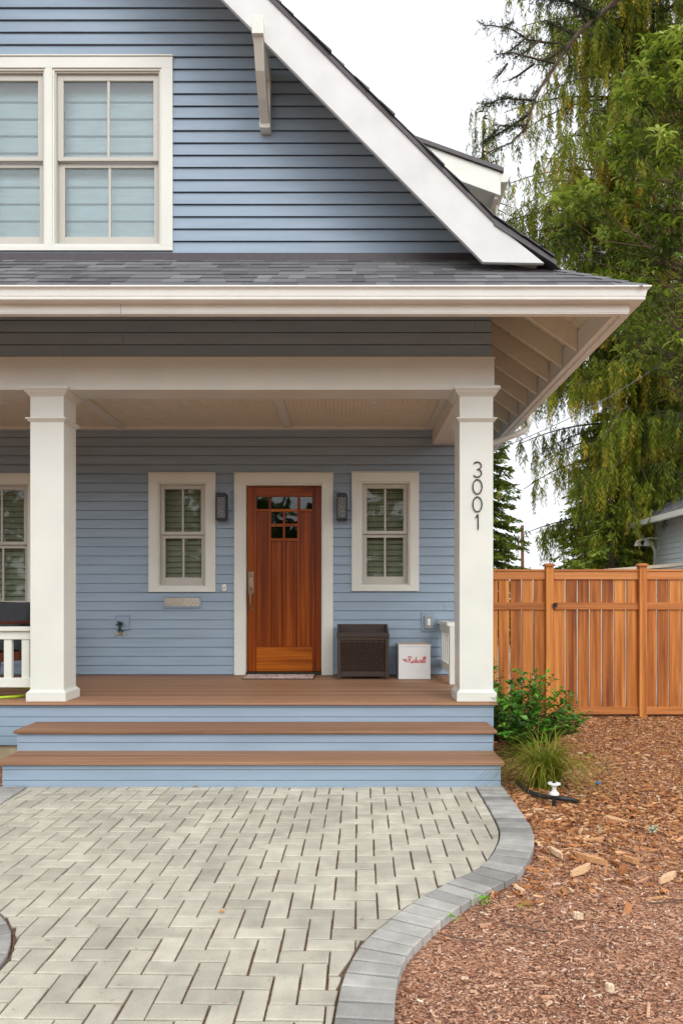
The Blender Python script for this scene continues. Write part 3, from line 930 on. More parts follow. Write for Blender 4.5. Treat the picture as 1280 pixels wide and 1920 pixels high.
# hip caps
for sx in (1, -1):
    hd = Vector((-1, 1, SL)); hl = hd.length; hd = hd / hl
    n = 9
    for k in range(n):
        s0 = k * .165 - .02; s1 = s0 + .21
        p0 = Vector((EX, EY, EZ)) + hd * s0; p1 = Vector((EX, EY, EZ)) + hd * s1
        for side in (0, 1):
            w = .10
            off = Vector((-1, 0, 0)) * w if side == 0 else Vector((0, 1, 0)) * w
            # fall down the two roof planes from the hip
            o2 = Vector((-.7 * w, -.7 * w * .35, -SL * .7 * w * .35)) if side == 0 else Vector((.7 * w * .35, .7 * w, -SL * .7 * w * .35))
            q = [p0 + Vector((0, 0, .022)), p1 + Vector((0, 0, .008)), p1 + o2 + Vector((0, 0, .006)), p0 + o2 + Vector((0, 0, .016))]
            if sx < 0: q = [Vector((mirror(p.x), p.y, p.z)) for p in q]
            mb.face(q); 
            low = [q[0], q[3], q[3] - Vector((0, 0, .014)), q[0] - Vector((0, 0, .014))]
            mb.face(low)
            rv = random.uniform(.35, .75); rnd += [rv, rv]
proof = mb.build('porch_roof', M['shingle'], house, rnd=rnd)
# deck under the pent shingles
mb = MB()
mb.face([(xl, EY, EZ - .006), (EX, EY, EZ - .006), (EX - (GW + .03 - EY), GW + .03, EZ + SL * (GW + .03 - EY) - .006), (xl + (GW + .03 - EY), GW + .03, EZ + SL * (GW + .03 - EY) - .006)])
mb.face([(xl, EY, EZ - .03), (EX, EY, EZ - .03), (EX, EY, EZ - .006), (xl, EY, EZ - .006)])
mb.build('roof_deck', M['drip'], proof)

RK = 5.95                                   # front face of the rake boards
mb = MB(); rnd = []
for sx in (1, -1):
    f = (lambda x: x) if sx > 0 else mirror
    # flared lower side slope: bounded by the hip, then by the rake
    def ub(v):
        xx = EX - v / sn
        y0 = HIP - xx if xx > 1.68 else RK - .03
        return (y0, BACK + .4)
    vfl = (EX - FLX) * sn
    shingles(mb, rnd, (f(EX), 0, EZ), (0, 1, 0), (-sx / sn, 0, SL / sn), 1, vfl, ub)
    L = (FLX - XM)
    shingles(mb, rnd, (f(FLX), 0, FLZ), (0, 1, 0), (-sx / math.sqrt(2), 0, 1 / math.sqrt(2)), 1, L * math.sqrt(2), lambda v: (RK - .03 + random.choice((0, .012, -.008)), BACK + .4))
mroof = mb.build('main_roof', M['shingle'], house, rnd=rnd)
# roof slab (dark edge) following the profile
mb = MB()
prof_r = [(1.68, roof_z(1.68)), (FLX, FLZ), (XM, RIDGE)]
for a, b in zip(prof_r[:-1], prof_r[1:]):
    for sx in (1, -1):
        f = (lambda x: x) if sx > 0 else mirror
        P = [(a[0], a[1] - .012), (b[0], b[1] - .012), (b[0], b[1] - .065), (a[0] - .0, a[1] - .05)]
        mb.prism(P, lambda u, v, w: (f(u), w, v), RK - .012, BACK + .38)
mb.build('roof_edge', M['drip'], mroof)
# rake boards
def rk(px, py): return (X(px, RK), Z(py, RK))
rake_pts = [rk(905, 491.5), rk(1020, 493.5), rk(925, 417), rk(831, 325)]
top_x, top_z = rake_pts[3]
bl = rk(905, 491.5)
dxm = top_x - XM
rake_poly = [rake_pts[0], rake_pts[1], rake_pts[2], rake_pts[3], (XM, top_z + dxm), (XM, bl[1] + (bl[0] - XM) * 1.01)]
for sx in (1, -1):
    f = (lambda x: x) if sx > 0 else mirror
    MB().prism(rake_poly, lambda u, v, w: (f(u), w, v), RK, RK + .04).build('rake_board', M['rake'], house, bevel=.003)
    P = [(1.55, roof_z(1.55) - .095), (FLX, FLZ - .105), (XM, RIDGE - .105), (XM, RIDGE - .080), (FLX, FLZ - .080), (1.55, roof_z(1.55) - .070)]
    MB().prism(P, lambda u, v, w: (f(u), w, v), RK + .041, GW + .02).build('rake_soffit', M['rafter'], house)
# brackets
for sx in (1, -1):
    f = (lambda x: x) if sx > 0 else mirror
    xc = f(-.705); h = .046
    m = MB().box(xc - h, xc + h, 5.86, GW, 5.905, 6.05)
    m.box(xc - h, xc + h, 6.385, GW + .002, 5.495, 5.9045)
    P = [(5.89, 5.9045), (5.985, 5.9045), (6.16, 5.76), (6.3845, 5.63), (6.3845, 5.53), (6.2, 5.62), (6.03, 5.73)]
    m.prism(P, lambda u, v, w: (w, u, v), xc - h + .008, xc + h - .008)
    m.build('gable_bracket', M['white'], house, bevel=.003)

# dormer on the right slope
dd = 8.5
def dm(px, py): return (X(px, dd), Z(py, dd))
e0, e1 = dm(780, 263), dm(938, 320)
sl_d = (e0[1] - e1[1]) / (e1[0] - e0[0])
x_in = -.6; z_in = e1[1] + sl_d * (e1[0] - x_in)
mb = MB()
mb.prism([(x_in, z_in - .28), (x_in, z_in - .02), (e1[0], e1[1] - .02), (e1[0], e1[1] - .285)], lambda u, v, w: (u, w, v), dd, dd + .04)
dor = mb.build('dormer', M['white'], house, bevel=.003)
mb = MB()
mb.prism([(x_in, z_in - .019), (x_in, z_in + .03), (e1[0] + .03, e1[1] + .02), (e1[0] + .03, e1[1] - .028)], lambda u, v, w: (u, w, v), dd - .03, 12.5)
mb.build('dormer_roof', M['drip'], dor)
mb = MB()
mb.prism([(x_in, z_in - .20), (x_in, z_in - .19), (e1[0] - .02, e1[1] - .19), (e1[0] - .02, e1[1] - .20)], lambda u, v, w: (u, w, v), dd + .041, 12.45)
mb.box(e1[0] - .06, e1[0] - .02, dd + .041, 12.45, e1[1] - .30, e1[1] - .201)
mb.build('dormer_soffit', M['rafter'], dor)
gp = [(e1[0] - .005, e1[1] - .13), (e1[0] + .075, e1[1] - .13), (e1[0] + .09, e1[1] - .10), (e1[0] + .125, e1[1] - .045), (e1[0] + .125, e1[1] - .03), (e1[0] - .005, e1[1] - .03)]
MB().prism(gp, lambda u, v, w: (u, w, v), dd - .0, 12.5).build('dormer_gutter', M['white'], dor)
MB().tube([(e1[0] + .04, dd + .5, e1[1] - .14), (e1[0] + .04, dd + .5, e1[1] - .35), (e1[0] - .25, dd + .5, e1[1] - .6), (e1[0] - .27, dd + .5, 4.6)], .035, 10).build('dormer_downspout', M['white'], dor)
mb = lap(MB(), dd + .35, 12.2, 4.2, e1[1] - .2, .1076, lambda u, z, o: (1.22 + o, u, z))
lap(mb, -.6, 1.22, 4.2, 7.4, .1076, lambda u, z, o: (u, dd + .35 - o, z), clip=lambda z: (-.6, min(1.22, e1[0] - (z + .2 - e1[1]) / sl_d)))
mb.build('dormer_wall', M['blue'], dor)

# ---- windows
def frame_boxes(m, r, w, y0, y1, wt=None, wb_=None):
    x0, x1, z0, z1 = r; wt = w if wt is None else wt; wb_ = w if wb_ is None else wb_
    m.box(x0, x0 + w, y0, y1, z0, z1); m.box(x1 - w, x1, y0, y1, z0, z1)
    m.box(x0 + w, x1 - w, y0, y1, z1 - wt, z1); m.box(x0 + w, x1 - w, y0, y1, z0, z0 + wb_)

def unit(win, r, yw, mid, style, grid=True):
    """double-hung unit inside opening r=(x0,x1,z0,z1); mid = z of the meeting rail centre"""
    x0, x1, z0, z1 = r
    m = MB(); frame_boxes(m, r, .012, yw - .01, yw + .09); m.build('frame', M['sash'], win)
    st = .052 if style == 'shade' else .046
    a = (x0 + .0125, x1 - .0125, mid - .018, z1 - .0125)
    m = MB(); frame_boxes(m, a, st, yw + .012, yw + .042, wt=st, wb_=.036)
    if grid:
        c = (a[0] + a[1]) / 2; m.box(c - .011, c + .011, yw + .016, yw + .040, a[2] + .036, a[3] - st)
    m.build('sash', M['sash'], win, bevel=.002)
    b = (x0 + .0125, x1 - .0125, z0 + .0125, mid - .019)
    m = MB(); frame_boxes(m, b, st, yw + .046, yw + .076, wt=.040, wb_=.085)
    if grid:
        c = (b[0] + b[1]) / 2; m.box(c - .011, c + .011, yw + .050, yw + .074, b[2] + .085, b[3] - .040)
    for xx in (x0 + .030, x1 - .036):
        pass
    m.build('sash', M['sash'], win, bevel=.002)
    m = MB()
    for (p, q, y_, u, v) in ((a[0] + st, a[1] - st, yw + .028, a[2] + .036, a[3] - st), (b[0] + st, b[1] - st, yw + .061, b[2] + .085, b[3] - .040)):
        m.face([(p, y_, u), (q, y_, u), (q, y_, v), (p, y_, v)])
    m.build('pane', M['glass_up'] if style == 'shade' else M['glass'], win)
    m = MB()
    if style == 'shade':
        z = z1 - .02; k = 0; m2 = MB()
        p = .152
        pts = []
        while z > z0:
            zn = max(z0, z - p)
            # each fold of the fabric bellies out and tucks back behind the next rib
            rows = [(z, .150), (z - .02, .140), (z - p * .55, .143), (zn + .004, .137), (zn, .150)]
            for (za, ya), (zb, yb) in zip(rows[:-1], rows[1:]):
                m.face([(x0, yw + ya, za), (x1, yw + ya, za), (x1, yw + yb, zb), (x0, yw + yb, zb)])
            m2.box(x0 + .02, x1 - .02, yw + .130, yw + .136, zn + .002, zn + .010)
            z = zn
        sh_ = m.build('window_shade', M['shade'], win)
        m2.build('shade_rib', M['rib'], win)
    else:
        z = z0 + .05
        while z < z1 - .03:
            P = [(yw + .125, z - .026), (yw + .130, z - .034), (yw + .168, z + .026), (yw + .160, z + .034)]
            m.prism(P, lambda u, v, w: (w, u, v), x0 + .03, x1 - .03)
            z += .068
        m.build('shutter', M['shutter'], win)
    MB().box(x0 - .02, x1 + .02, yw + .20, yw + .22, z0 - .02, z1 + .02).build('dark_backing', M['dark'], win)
    m = MB(); frame_boxes(m, (x0 - .02, x1 + .02, z0 - .02, z1 + .02), .02, yw + .091, yw + .199); m.build('jamb', M['sash'], win)

def casing(name, r, cw, ct, cb, yw, units, mull):
    x0, x1, z0, z1 = r
    m = MB()
    yf = yw - .036
    m.box(x0, x1, yf, yw + .01, z1 - ct, z1); m.box(x0 - .006, x1 + .006, yf - .010, yw - .002, z1 + .0005, z1 + .012)
    m.box(x0, x1, yf - .001, yw + .01, z0, z0 + cb)
    m.box(x0, x0 + cw, yf - .0005, yw + .01, z0 + cb, z1 - ct); m.box(x1 - cw, x1, yf - .0005, yw + .01, z0 + cb, z1 - ct)
    for k in range(units - 1):
        c = x0 + (x1 - x0) * (k + 1) / units
        m.box(c - mull / 2, c + mull / 2, yf, yw + .01, z0 + cb, z1 - ct)
    for k in range(units):
        a = x0 + cw if k == 0 else x0 + (x1 - x0) * k / units + mull / 2
        b = x1 - cw if k == units - 1 else x0 + (x1 - x0) * (k + 1) / units - mull / 2
        frame_boxes(m, (a, b, z0 + cb, z1 - ct), .016, yf + .012, yw + .02)
    return m.build(name, M['white'], house, bevel=.002)

def add_window(r, cw, ct, cb, yw, units, mull, midf, style, grid=True):
    w = casing('window', r, cw, ct, cb, yw, units, mull)
    x0, x1, z0, z1 = r
    for k in range(units):
        a = x0 + cw if k == 0 else x0 + (x1 - x0) * k / units + mull / 2
        b = x1 - cw if k == units - 1 else x0 + (x1 - x0) * (k + 1) / units - mull / 2
        u = (a + .0165, b - .0165, z0 + cb + .0165, z1 - ct - .0165)
        unit(w, u, yw, u[2] + (u[3] - u[2]) * midf, style, grid)
    return w
add_window(gwin, .098, .098, .045, GW, 2, .060, .505, 'shade')
w1 = add_window(wa, .105, .105, .060, WALL, 1, 0, .517, 'shutter')
w2 = add_window(wb, .105, .105, .060, WALL, 1, 0, .517, 'shutter')
w3 = add_window(wc, .105, .105, .06, WALL, 2, .08, .53, 'shutter')

# ---- door
yd = WALL
m = MB()
cw = X(457.8, WALL) - X(439, WALL)
m.box(dr[0], dr[1], yd - .034, yd + .01, dr[3] - cw, dr[3]); m.box(dr[0] - .006, dr[1] + .006, yd - .044, yd - .002, dr[3] + .0005, dr[3] + .011)
m.box(dr[0], dr[0] + cw, yd - .0345, yd + .01, DECK + .001, dr[3] - cw); m.box(dr[1] - cw, dr[1], yd - .0345, yd + .01, DECK + .001, dr[3] - cw)
jx0, jx1, jz1 = dr[0] + cw, dr[1] - cw, dr[3] - cw
m.box(jx0, jx0 + .018, yd - .02, yd + .12, DECK + .001, jz1); m.box(jx1 - .018, jx1, yd - .02, yd + .12, DECK + .001, jz1); m.box(jx0 + .018, jx1 - .018, yd - .02, yd + .12, jz1 - .018, jz1)
m.build('door_frame', M['white'], house, bevel=.002)
MB().box(jx0 + .0185, jx1 - .0185, yd - .03, yd + .12, DECK + .001, DECK + .032).build('threshold', M['black'], house)
DY = yd + .055                               # face of the door slab
sx_ = (jx1 - jx0 - .046) / (605.8 - 462.0)
def dx(px): return jx0 + .023 + (px - 462.0) * sx_
dz0, dz1 = DECK + .036, jz1 - .0215
sz_ = (dz1 - dz0) / (1258 - 911.4)
def dz(py): return dz1 - (py - 911.4) * sz_
def drnd(m, lst, n): lst += [random.random()] * n
m = MB(); rr = []
def vb(px0, px1, py0, py1, y0=0.0, y1=.045):
    m.box(dx(px0), dx(px1), DY + y0, DY + y1, dz(py1), dz(py0)); rr.extend([random.random()] * 6)
vb(462, 480.2, 911.4, 1258); vb(588, 605.8, 911.4, 1258)
for a, b, t in ((503.6, 508.5, 953.5), (559.2, 564.5, 953.5)): vb(a, b, t, 1211.9)
vb(503.6, 508.5, 930.3, 953.49); vb(559.2, 564.5, 930.3, 953.49)
vb(531.6, 535.8, 958.6, 1211.9)
# panels, recessed
for a, b, t in ((480.2, 503.6, 958.2), (508.5, 531.6, 1013.2), (535.8, 559.2, 1013.2), (564.5, 588, 958.2)): vb(a, b, t, 1211.9, .022, .040)
door = m.build('front_door', M['door_v'], house, rnd=rr, bevel=.0025)
def vpart(nm, *q):
    global m, rr
    m = MB(); rr = []
    vb(*q); m.build(nm, M['door_h'], door, rnd=rr, bevel=.0025)
vpart('top_rail', 480.2, 588, 911.4, 930.3); vpart('bottom_rail', 480.2, 588, 1211.95, 1258)
for q in ((480.2, 503.59, 953.5, 958.2), (508.51, 559.19, 953.5, 958.6), (564.51, 588, 953.5, 958.2), (508.51, 531.59, 981, 986.5), (535.81, 559.19, 981, 986.5), (508.51, 531.59, 1008.3, 1013.2), (535.81, 559.19, 1008.3, 1013.2)):
    vpart('muntin', *q)
m = MB()
for a, b, t, u in ((480.2, 503.6, 930.3, 953.5), (508.5, 559.2, 930.3, 953.5), (564.5, 588, 930.3, 953.5), (508.5, 531.6, 958.6, 981), (535.8, 559.2, 958.6, 981), (508.5, 531.6, 986.5, 1008.3), (535.8, 559.2, 986.5, 1008.3)):
    m2 = MB(); m2.face([(dx(a) - .001, DY + .02, dz(u) - .001), (dx(b) + .001, DY + .02, dz(u) - .001), (dx(b) + .001, DY + .02, dz(t) + .001), (dx(a) - .001, DY + .02, dz(t) + .001)]); m2.build('pane', M['dglass'], door)
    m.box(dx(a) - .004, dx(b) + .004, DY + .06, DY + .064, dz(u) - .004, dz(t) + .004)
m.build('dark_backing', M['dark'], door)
m = MB().box(dx(464.6), dx(475), DY - .012, DY + .001, dz(1113), dz(1071))
m.lathe([(.021, 0), (.021, -.012), (.015, -.016), (.004, -.016)], ((dx(464.6) + dx(475)) / 2, DY - .012, dz(1077.5)), 20, 'y')
hx = (dx(464.6) + dx(475)) / 2
m.tube([(hx, DY - .005, dz(1103)), (hx, DY - .045, dz(1102)), (hx, DY - .060, dz(1106)), (hx, DY - .062, dz(1120)), (hx, DY - .060, dz(1134)), (hx, DY - .045, dz(1139)), (hx, DY - .001, dz(1140.5))], .0105, 10)
m.box(hx - .016, hx + .016, DY - .008, DY + .001, dz(1143), dz(1136.5))
m.box(hx - .010, hx + .010, DY - .04, DY - .0125, dz(1100), dz(1097.5))
m.build('door_handle', M['bronze'], door, bevel=.001)

# ------------------------------------------------------------------ fixtures and things on the porch
def px_box(m, p0, p1, q0, q1, y0, y1):
    m.box(X(p0, y0), X(p1, y0), y0, y1, Z(q1, y0), Z(q0, y0))

def lantern(pxc, label):
    y0 = WALL - .016
    x = X(pxc, y0); zt, zb = Z(924.5, y0 - .1), Z(976.5, y0 - .1)
    t = thing('wall_lantern', (x, WALL, zb), label, 'wall lantern', 'black lanterns flanking the front door')
    MB().box(x - .035, x + .085, y0 - .03, y0 + .01, Z(957, y0), Z(921.5, y0)).build('backplate', M['grey'] if False else M['blue'], t, bevel=.003)
    m = MB(); xa, xb, ya, yb = x - .063, x + .063, y0 - .165, y0 - .045
    m.box(xa, xb, ya, yb, zt - .052, zt - .012); m.box(xa + .02, xb - .02, ya + .02, yb - .02, zt - .012, zt)
    m.box(xa, xb, ya, yb, zb + .008, zb + .03); m.box(xa + .012, xb - .012, ya + .012, yb - .012, zb, zb + .008)
    for ux in (xa, xb - .016):
        for uy in (ya, yb - .016): m.box(ux, ux + .016, uy, uy + .016, zb + .03, zt - .052)
    m.box(x - .02, x + .02, yb, y0 - .03, zt - .10, zt - .02)
    m.build('frame', M['black'], t, bevel=.002)
    MB().box(xa + .009, xb - .009, ya + .009, yb - .009, zb + .0305, zt - .0525).build('glass_panel', M['seedy'], t)
lantern(418.5, 'black box lantern with seedy glass on the wall left of the door')
lantern(641, 'black box lantern with seedy glass on the wall right of the door')

for px_, lab in ((700, 'round recessed ceiling light over the right side of the porch, near the right column'), (348, 'round recessed ceiling light between the white column and the door'), (8, 'round recessed ceiling light at the left edge of the photo, behind the white column')):
    d_ = (CZ - EYE) * FPX / (HY - 755)
    t = thing('ceiling_light', (X(px_, d_), d_, CZ), lab, 'ceiling light', 'recessed porch ceiling lights')
    MB().lathe([(.045, -.002), (.045, -.006), (.066, -.008), (.071, -.003), (.071, .002)], (X(px_, d_), d_, CZ), 28).build('trim_ring', M['white'], t, smooth=False)
    MB().lathe([(.0445, -.0032), (.030, -.0075), (.010, -.009)], (X(px_, d_), d_, CZ), 28).build('lens', M['plastic_w'], t)

y0 = WALL - .014
t = thing('mail_slot', (X(342, y0), WALL, Z(1140, y0)), 'brushed steel mail slot in a blue frame under the left window', 'mail slot')
m = MB(); frame_boxes(m, (X(306.4, y0), X(377.3, y0), Z(1139.8, y0), Z(1118, y0)), .016, y0 - .02, y0 + .01); m.build('frame', M['blue'], t, bevel=.002)
MB().box(X(306.4, y0) + .0165, X(377.3, y0) - .0165, y0 - .010, y0, Z(1139.8, y0) + .0165, Z(1118, y0) - .0165).build('flap', M['steel'], t, bevel=.002)

t = thing('doorbell', (X(420.7, y0), WALL, Z(1108, y0)), 'small white oval doorbell button between the left window and the door', 'doorbell')
m = MB()
cxb, czb = X(420.7, y0), Z(1102, y0)
P = []
for k in range(24):
    th = 2 * math.pi * k / 24; zz = .020 if math.sin(th) >= 0 else -.020
    P.append((cxb + .027 * math.cos(th), czb + zz + .022 * math.sin(th)))
m.prism(P, lambda u, v, w: (u, w, v), y0 - .018, y0 + .005).build('plate', M['plastic_w'], t, bevel=.002)
MB().lathe([(.013, 0), (.013, -.004), (.009, -.007), (.002, -.007)], (cxb, y0 - .018, czb), 20, 'y').build('button', M['tanlid'], t)

t = thing('outlet_cover', (X(802, y0), WALL, Z(1184, y0)), 'blue wall plate with a grey weatherproof outlet cover beside the right column', 'outlet')
m = MB(); px_box(m, 790, 814.4, 1148, 1184.4, y0 - .012, y0 + .008); m.build('plate', M['blue'], t, bevel=.004)
m = MB(); px_box(m, 795.7, 811, 1154, 1178.7, y0 - .040, y0 - .0125); m.build('cover', M['grey'], t, bevel=.006)
m = MB(); px_box(m, 801, 806.5, 1160.5, 1172.5, y0 - .046, y0 - .0402); m.build('outlet_insert', M['plastic_w'], t, bevel=.002)
t = thing('outlet_plate', (X(230.5, y0), WALL, Z(1180.6, y0)), 'square blue outlet plate on the wall left of the mail slot', 'outlet')
m = MB(); px_box(m, 218.5, 242.5, 1155, 1180.6, y0 - .02, y0 + .008); m.build('plate', M['blue'], t, bevel=.005)
m = MB(); px_box(m, 216.8, 243.2, 1153.6, 1155.2, y0 - .024, y0 + .008); m.build('top_lip', M['grey'], t)
t = thing('plug_splitter', (X(227, y0), WALL - .05, Z(1192, y0)), 'dark green plug splitter with two gold ends hanging from the left outlet plate', 'plug splitter')
xs_, ys_ = X(227.5, y0), y0 - .05
m = MB()
random.seed(3)
for k in range(9):
    th = k * 2.4; r_ = .035
    m.tube([(xs_ + random.uniform(-.01, .01), ys_ + .02, Z(1170, ys_)), (xs_ + r_ * math.cos(th), ys_ - .015 + .015 * math.sin(k), Z(1170, ys_) + r_ * math.sin(th) * .9)], [.010, .008], 7)
m.tube([(xs_, ys_ + .03, Z(1168, ys_)), (xs_, ys_, Z(1174, ys_)), (xs_ - .004, ys_, Z(1182, ys_))], .013, 8)
m.tube([(xs_, ys_, Z(1180, ys_)), (X(222.5, ys_), ys_, Z(1186, ys_))], .010, 8); m.tube([(xs_, ys_, Z(1180, ys_)), (X(231.5, ys_), ys_, Z(1186.5, ys_))], .010, 8)
m.build('cord', M['green_plug'], t, smooth=True)
for a, b in ((217.5, 1190.5), (233.3, 1191)):
    s = X(222.5, ys_) if a < 225 else X(231.5, ys_)
    MB().tube([(s, ys_ - .001, Z(1186, ys_)), (X(a, ys_), ys_ - .002, Z(b, ys_))], [.010, .0125], 10).build('socket', M['gold'], t, smooth=True)

# house number 3001 on the right column
yn = 6.49 - .010
numt = thing('house_number', (X(894, yn), 6.49, Z(994, yn)), 'thin dark metal house number 3001 running down the right white column', 'house number')
def arc(cx, cz, rx, rz, a0, a1, n=18):
    return [(cx + rx * math.cos(R(a0 + (a1 - a0) * k / n)), cz + rz * math.sin(R(a0 + (a1 - a0) * k / n))) for k in range(n + 1)]
def digit(ch, px0, px1, py0, py1):
    x0, x1, z0, z1 = X(px0, yn), X(px1, yn), Z(py1, yn), Z(py0, yn)
    cx, cz = (x0 + x1) / 2, (z0 + z1) / 2; rx, rz = (x1 - x0) / 2, (z1 - z0) / 2
    m = MB()
    if ch == '0': p = arc(cx, cz, rx, rz, 0, 360, 30)
    elif ch == '3':
        p = arc(cx, z1 - rz * .5, rx * .95, rz * .5, 150, -90, 18) + arc(cx, z0 + rz * .5, rx, rz * .52, 90, -150, 18)[1:]
    else: p = [(cx - rx * .55, z1 - rz * .45), (cx - rx * .1, z1 - .002), (cx + rx * .12, z1), (cx + rx * .12, z0)]
    m.tube([(a, yn, b) for a, b in p], .0052, 8)
    m.tube([(p[len(p) // 2][0], yn, p[len(p) // 2][1]), (p[len(p) // 2][0], yn + .012, p[len(p) // 2][1])], .003, 6)
    o = m.build('digit', M['black'], numt, smooth=True); o['label'] = 'dark metal digit ' + ch
digit('3', 886.5, 902, 866, 894); digit('0', 886, 903, 899, 926); digit('0', 886, 903, 931.5, 959.5); digit('1', 889, 901, 964.5, 993)

# brown resin storage box
d0 = 8.29
sb = thing('storage_box', (X(680, d0), 8.5, DECK), 'dark brown woven resin storage box with a raised back, right of the door', 'storage box')
xa, xb = X(631, d0), X(729.8, d0); yb = 8.72
lipz, lidz = Z(1194.6, d0), Z(1188, d0)
for pa_, pb_, pc_, pd_ in ((xa + .005, xa + .045, d0 + .006, d0 + .05), (xb - .045, xb - .005, d0 + .006, d0 + .05), (xa + .005, xa + .045, yb - .05, yb - .006), (xb - .045, xb - .005, yb - .05, yb - .006)):
    MB().box(pa_, pb_, pc_, pd_, DECK, lipz).build('corner_post', M['brownbox'], sb, bevel=.003)
MB().box(xa + .045, xb - .045, d0 + .012, d0 + .03, DECK + .03, DECK + .085).build('bottom_rail', M['brownbox'], sb, bevel=.003)
MB().box(xa + .045, xb - .045, d0 + .012, d0 + .03, lipz - .035, lipz).build('top_rail', M['brownbox'], sb, bevel=.003)
def weave_mat():
    mm, nt, b = new_mat('woven_resin')
    tc = nt.nodes.new('ShaderNodeTexCoord')
    wv = nt.nodes.new('ShaderNodeTexWave'); wv.inputs['Scale'].default_value = 22; wv.inputs['Distortion'].default_value = 0
    mp = nt.nodes.new('ShaderNodeMapping'); nt.links.new(tc.outputs['Object'], mp.inputs[0])
    nt.links.new(mp.outputs[0], wv.inputs['Vector'])
    rp = nt.nodes.new('ShaderNodeValToRGB'); rp.color_ramp.elements[0].color = (.022, .013, .009, 1); rp.color_ramp.elements[1].color = (.04, .026, .018, 1)
    nt.links.new(wv.outputs[0], rp.inputs[0]); nt.links.new(rp.outputs[0], b.inputs['Base Color']); b.inputs['Roughness'].default_value = .4
    return mm
m = MB()
pz0, pz1 = DECK + .085, lipz - .035
def weave(m, u0, u1, fn):
    # herringbone ribbons standing off the panel
    nu = int((u1 - u0) / .030); du = (u1 - u0) / nu; dzv = .026
    nz = int((pz1 - pz0) / dzv)
    for i in range(nu):
        for j in range(nz):
            a, b2 = u0 + i * du, u0 + (i + 1) * du - .001
            s = .010 if i % 2 else -.010
            z = pz0 + j * dzv
            zA0 = min(max(z - s, pz0), pz1); zA1 = min(max(z + dzv - .004 - s, pz0), pz1)
            zB0 = min(max(z + s, pz0), pz1); zB1 = min(max(z + dzv - .004 + s, pz0), pz1)
            m.face([fn(a, zA0, .002), fn(b2, zB0, .002), fn(b2, (zB0 + zB1) / 2, .012), fn(a, (zA0 + zA1) / 2, .012)])
            m.face([fn(a, (zA0 + zA1) / 2, .012), fn(b2, (zB0 + zB1) / 2, .012), fn(b2, zB1, .002), fn(a, zA1, .002)])
weave(m, xa + .045, xb - .045, lambda u, z, o: (u, d0 + .028 - o, z))
m.box(xa + .04, xb - .04, d0 + .029, d0 + .034, pz0, pz1)
weave(m, d0 + .05, yb - .05, lambda u, z, o: (xa + .02 - o, u, z)); m.box(xa + .021, xa + .03, d0 + .04, yb - .04, pz0, pz1)
weave(m, d0 + .05, yb - .05, lambda u, z, o: (xb - .02 + o, u, z)); m.box(xb - .03, xb - .021, d0 + .04, yb - .04, pz0, pz1)
m.build('woven_panel', M['brownbox'], sb)
m = MB()
m.box(xa, xb, d0, yb, lipz + .0005, lidz)
bt = Z(1170, yb)
m.box(xa + .01, xb - .01, yb - .03, yb, lidz, bt)
for xx in (xa + .002, xb - .027):
    m.prism([(d0 + .12, lidz), (yb, lidz), (yb, bt), (yb - .06, bt)], lambda u, v, w: (w, u, v), xx, xx + .025)
m.box(xa + .03, xb - .03, d0 + .03, yb - .031, lidz + .0004, lidz + .006)
m.build('lid', M['brownbox'], sb, bevel=.004)

# white box with red script
d1 = 8.31
rb = thing('delivery_box', (X(776, d1), 8.5, DECK), 'white box with red Ridwell script on its front, beside the brown storage box', 'box')
xa, xb = X(746.8, d1), X(806.6, d1); zt = Z(1212, d1)
MB().box(xa, xb, d1, 8.74, DECK + .001, zt).build('body', M['plastic_w'], rb, bevel=.003)
m = MB(); m.box(xa - .004, xb + .004, d1 - .006, 8.745, zt + .0005, Z(1208.8, d1)); lid = m.build('lid', M['plastic_w'], rb, bevel=.002)
MB().box(xa, xb, d1 + .002, 8.74, Z(1208.8, d1) + .0005, Z(1208.8, d1) + .004).build('lid_top', M['tanlid'], lid)
LET = [[(.3, 0), (.75, 2.0)], [(.15, 1.7), (.5, 2.08), (1.15, 2.12), (1.45, 1.8), (1.2, 1.3), (.65, 1.1)], [(.75, 1.1), (1.1, .4), (1.4, -.12), (1.72, .05)],
       [(1.85, 1.0), (1.65, .25), (1.78, 0), (2.05, .35)], [(1.98, 1.5), (2.03, 1.62)],
       [(2.78, .9), (2.45, 1.0), (2.15, .6), (2.17, .1), (2.45, .05), (2.75, .5)], [(3.15, 2.1), (2.78, .4), (2.86, 0), (3.12, .25)],
       [(3.27, 1.0), (3.12, .3), (3.25, 0), (3.55, .3), (3.8, .95), (3.68, .3), (3.85, 0), (4.15, .4), (4.32, 1.0), (4.5, .8)],
       [(4.55, .45), (4.95, .6), (5.02, .92), (4.78, 1.0), (4.55, .6), (4.6, .1), (4.85, 0), (5.15, .3)],
       [(5.15, .3), (5.55, 1.4), (5.72, 2.0), (5.55, 2.1), (5.38, 1.5), (5.25, .4), (5.38, .03), (5.7, .4)],
       [(5.7, .3), (6.1, 1.4), (6.27, 2.0), (6.1, 2.1), (5.93, 1.5), (5.8, .4), (5.93, .03), (6.3, .45)],
       [(-1.7, 1.15), (-.1, 1.15)], [(-1.25, .8), (-.1, .8)], [(-.75, .45), (0, .45)]]
u = (X(798, d1) - X(753.7, d1)) / 8.0
m = MB()
for st in LET:
    m.tube([(X(753.7, d1) + (a + 1.7) * u, d1 - .0005, Z(1243, d1) + b * u * 1.02) for a, b in st], .0042, 6)
m.build('lettering', M['red'], rb)

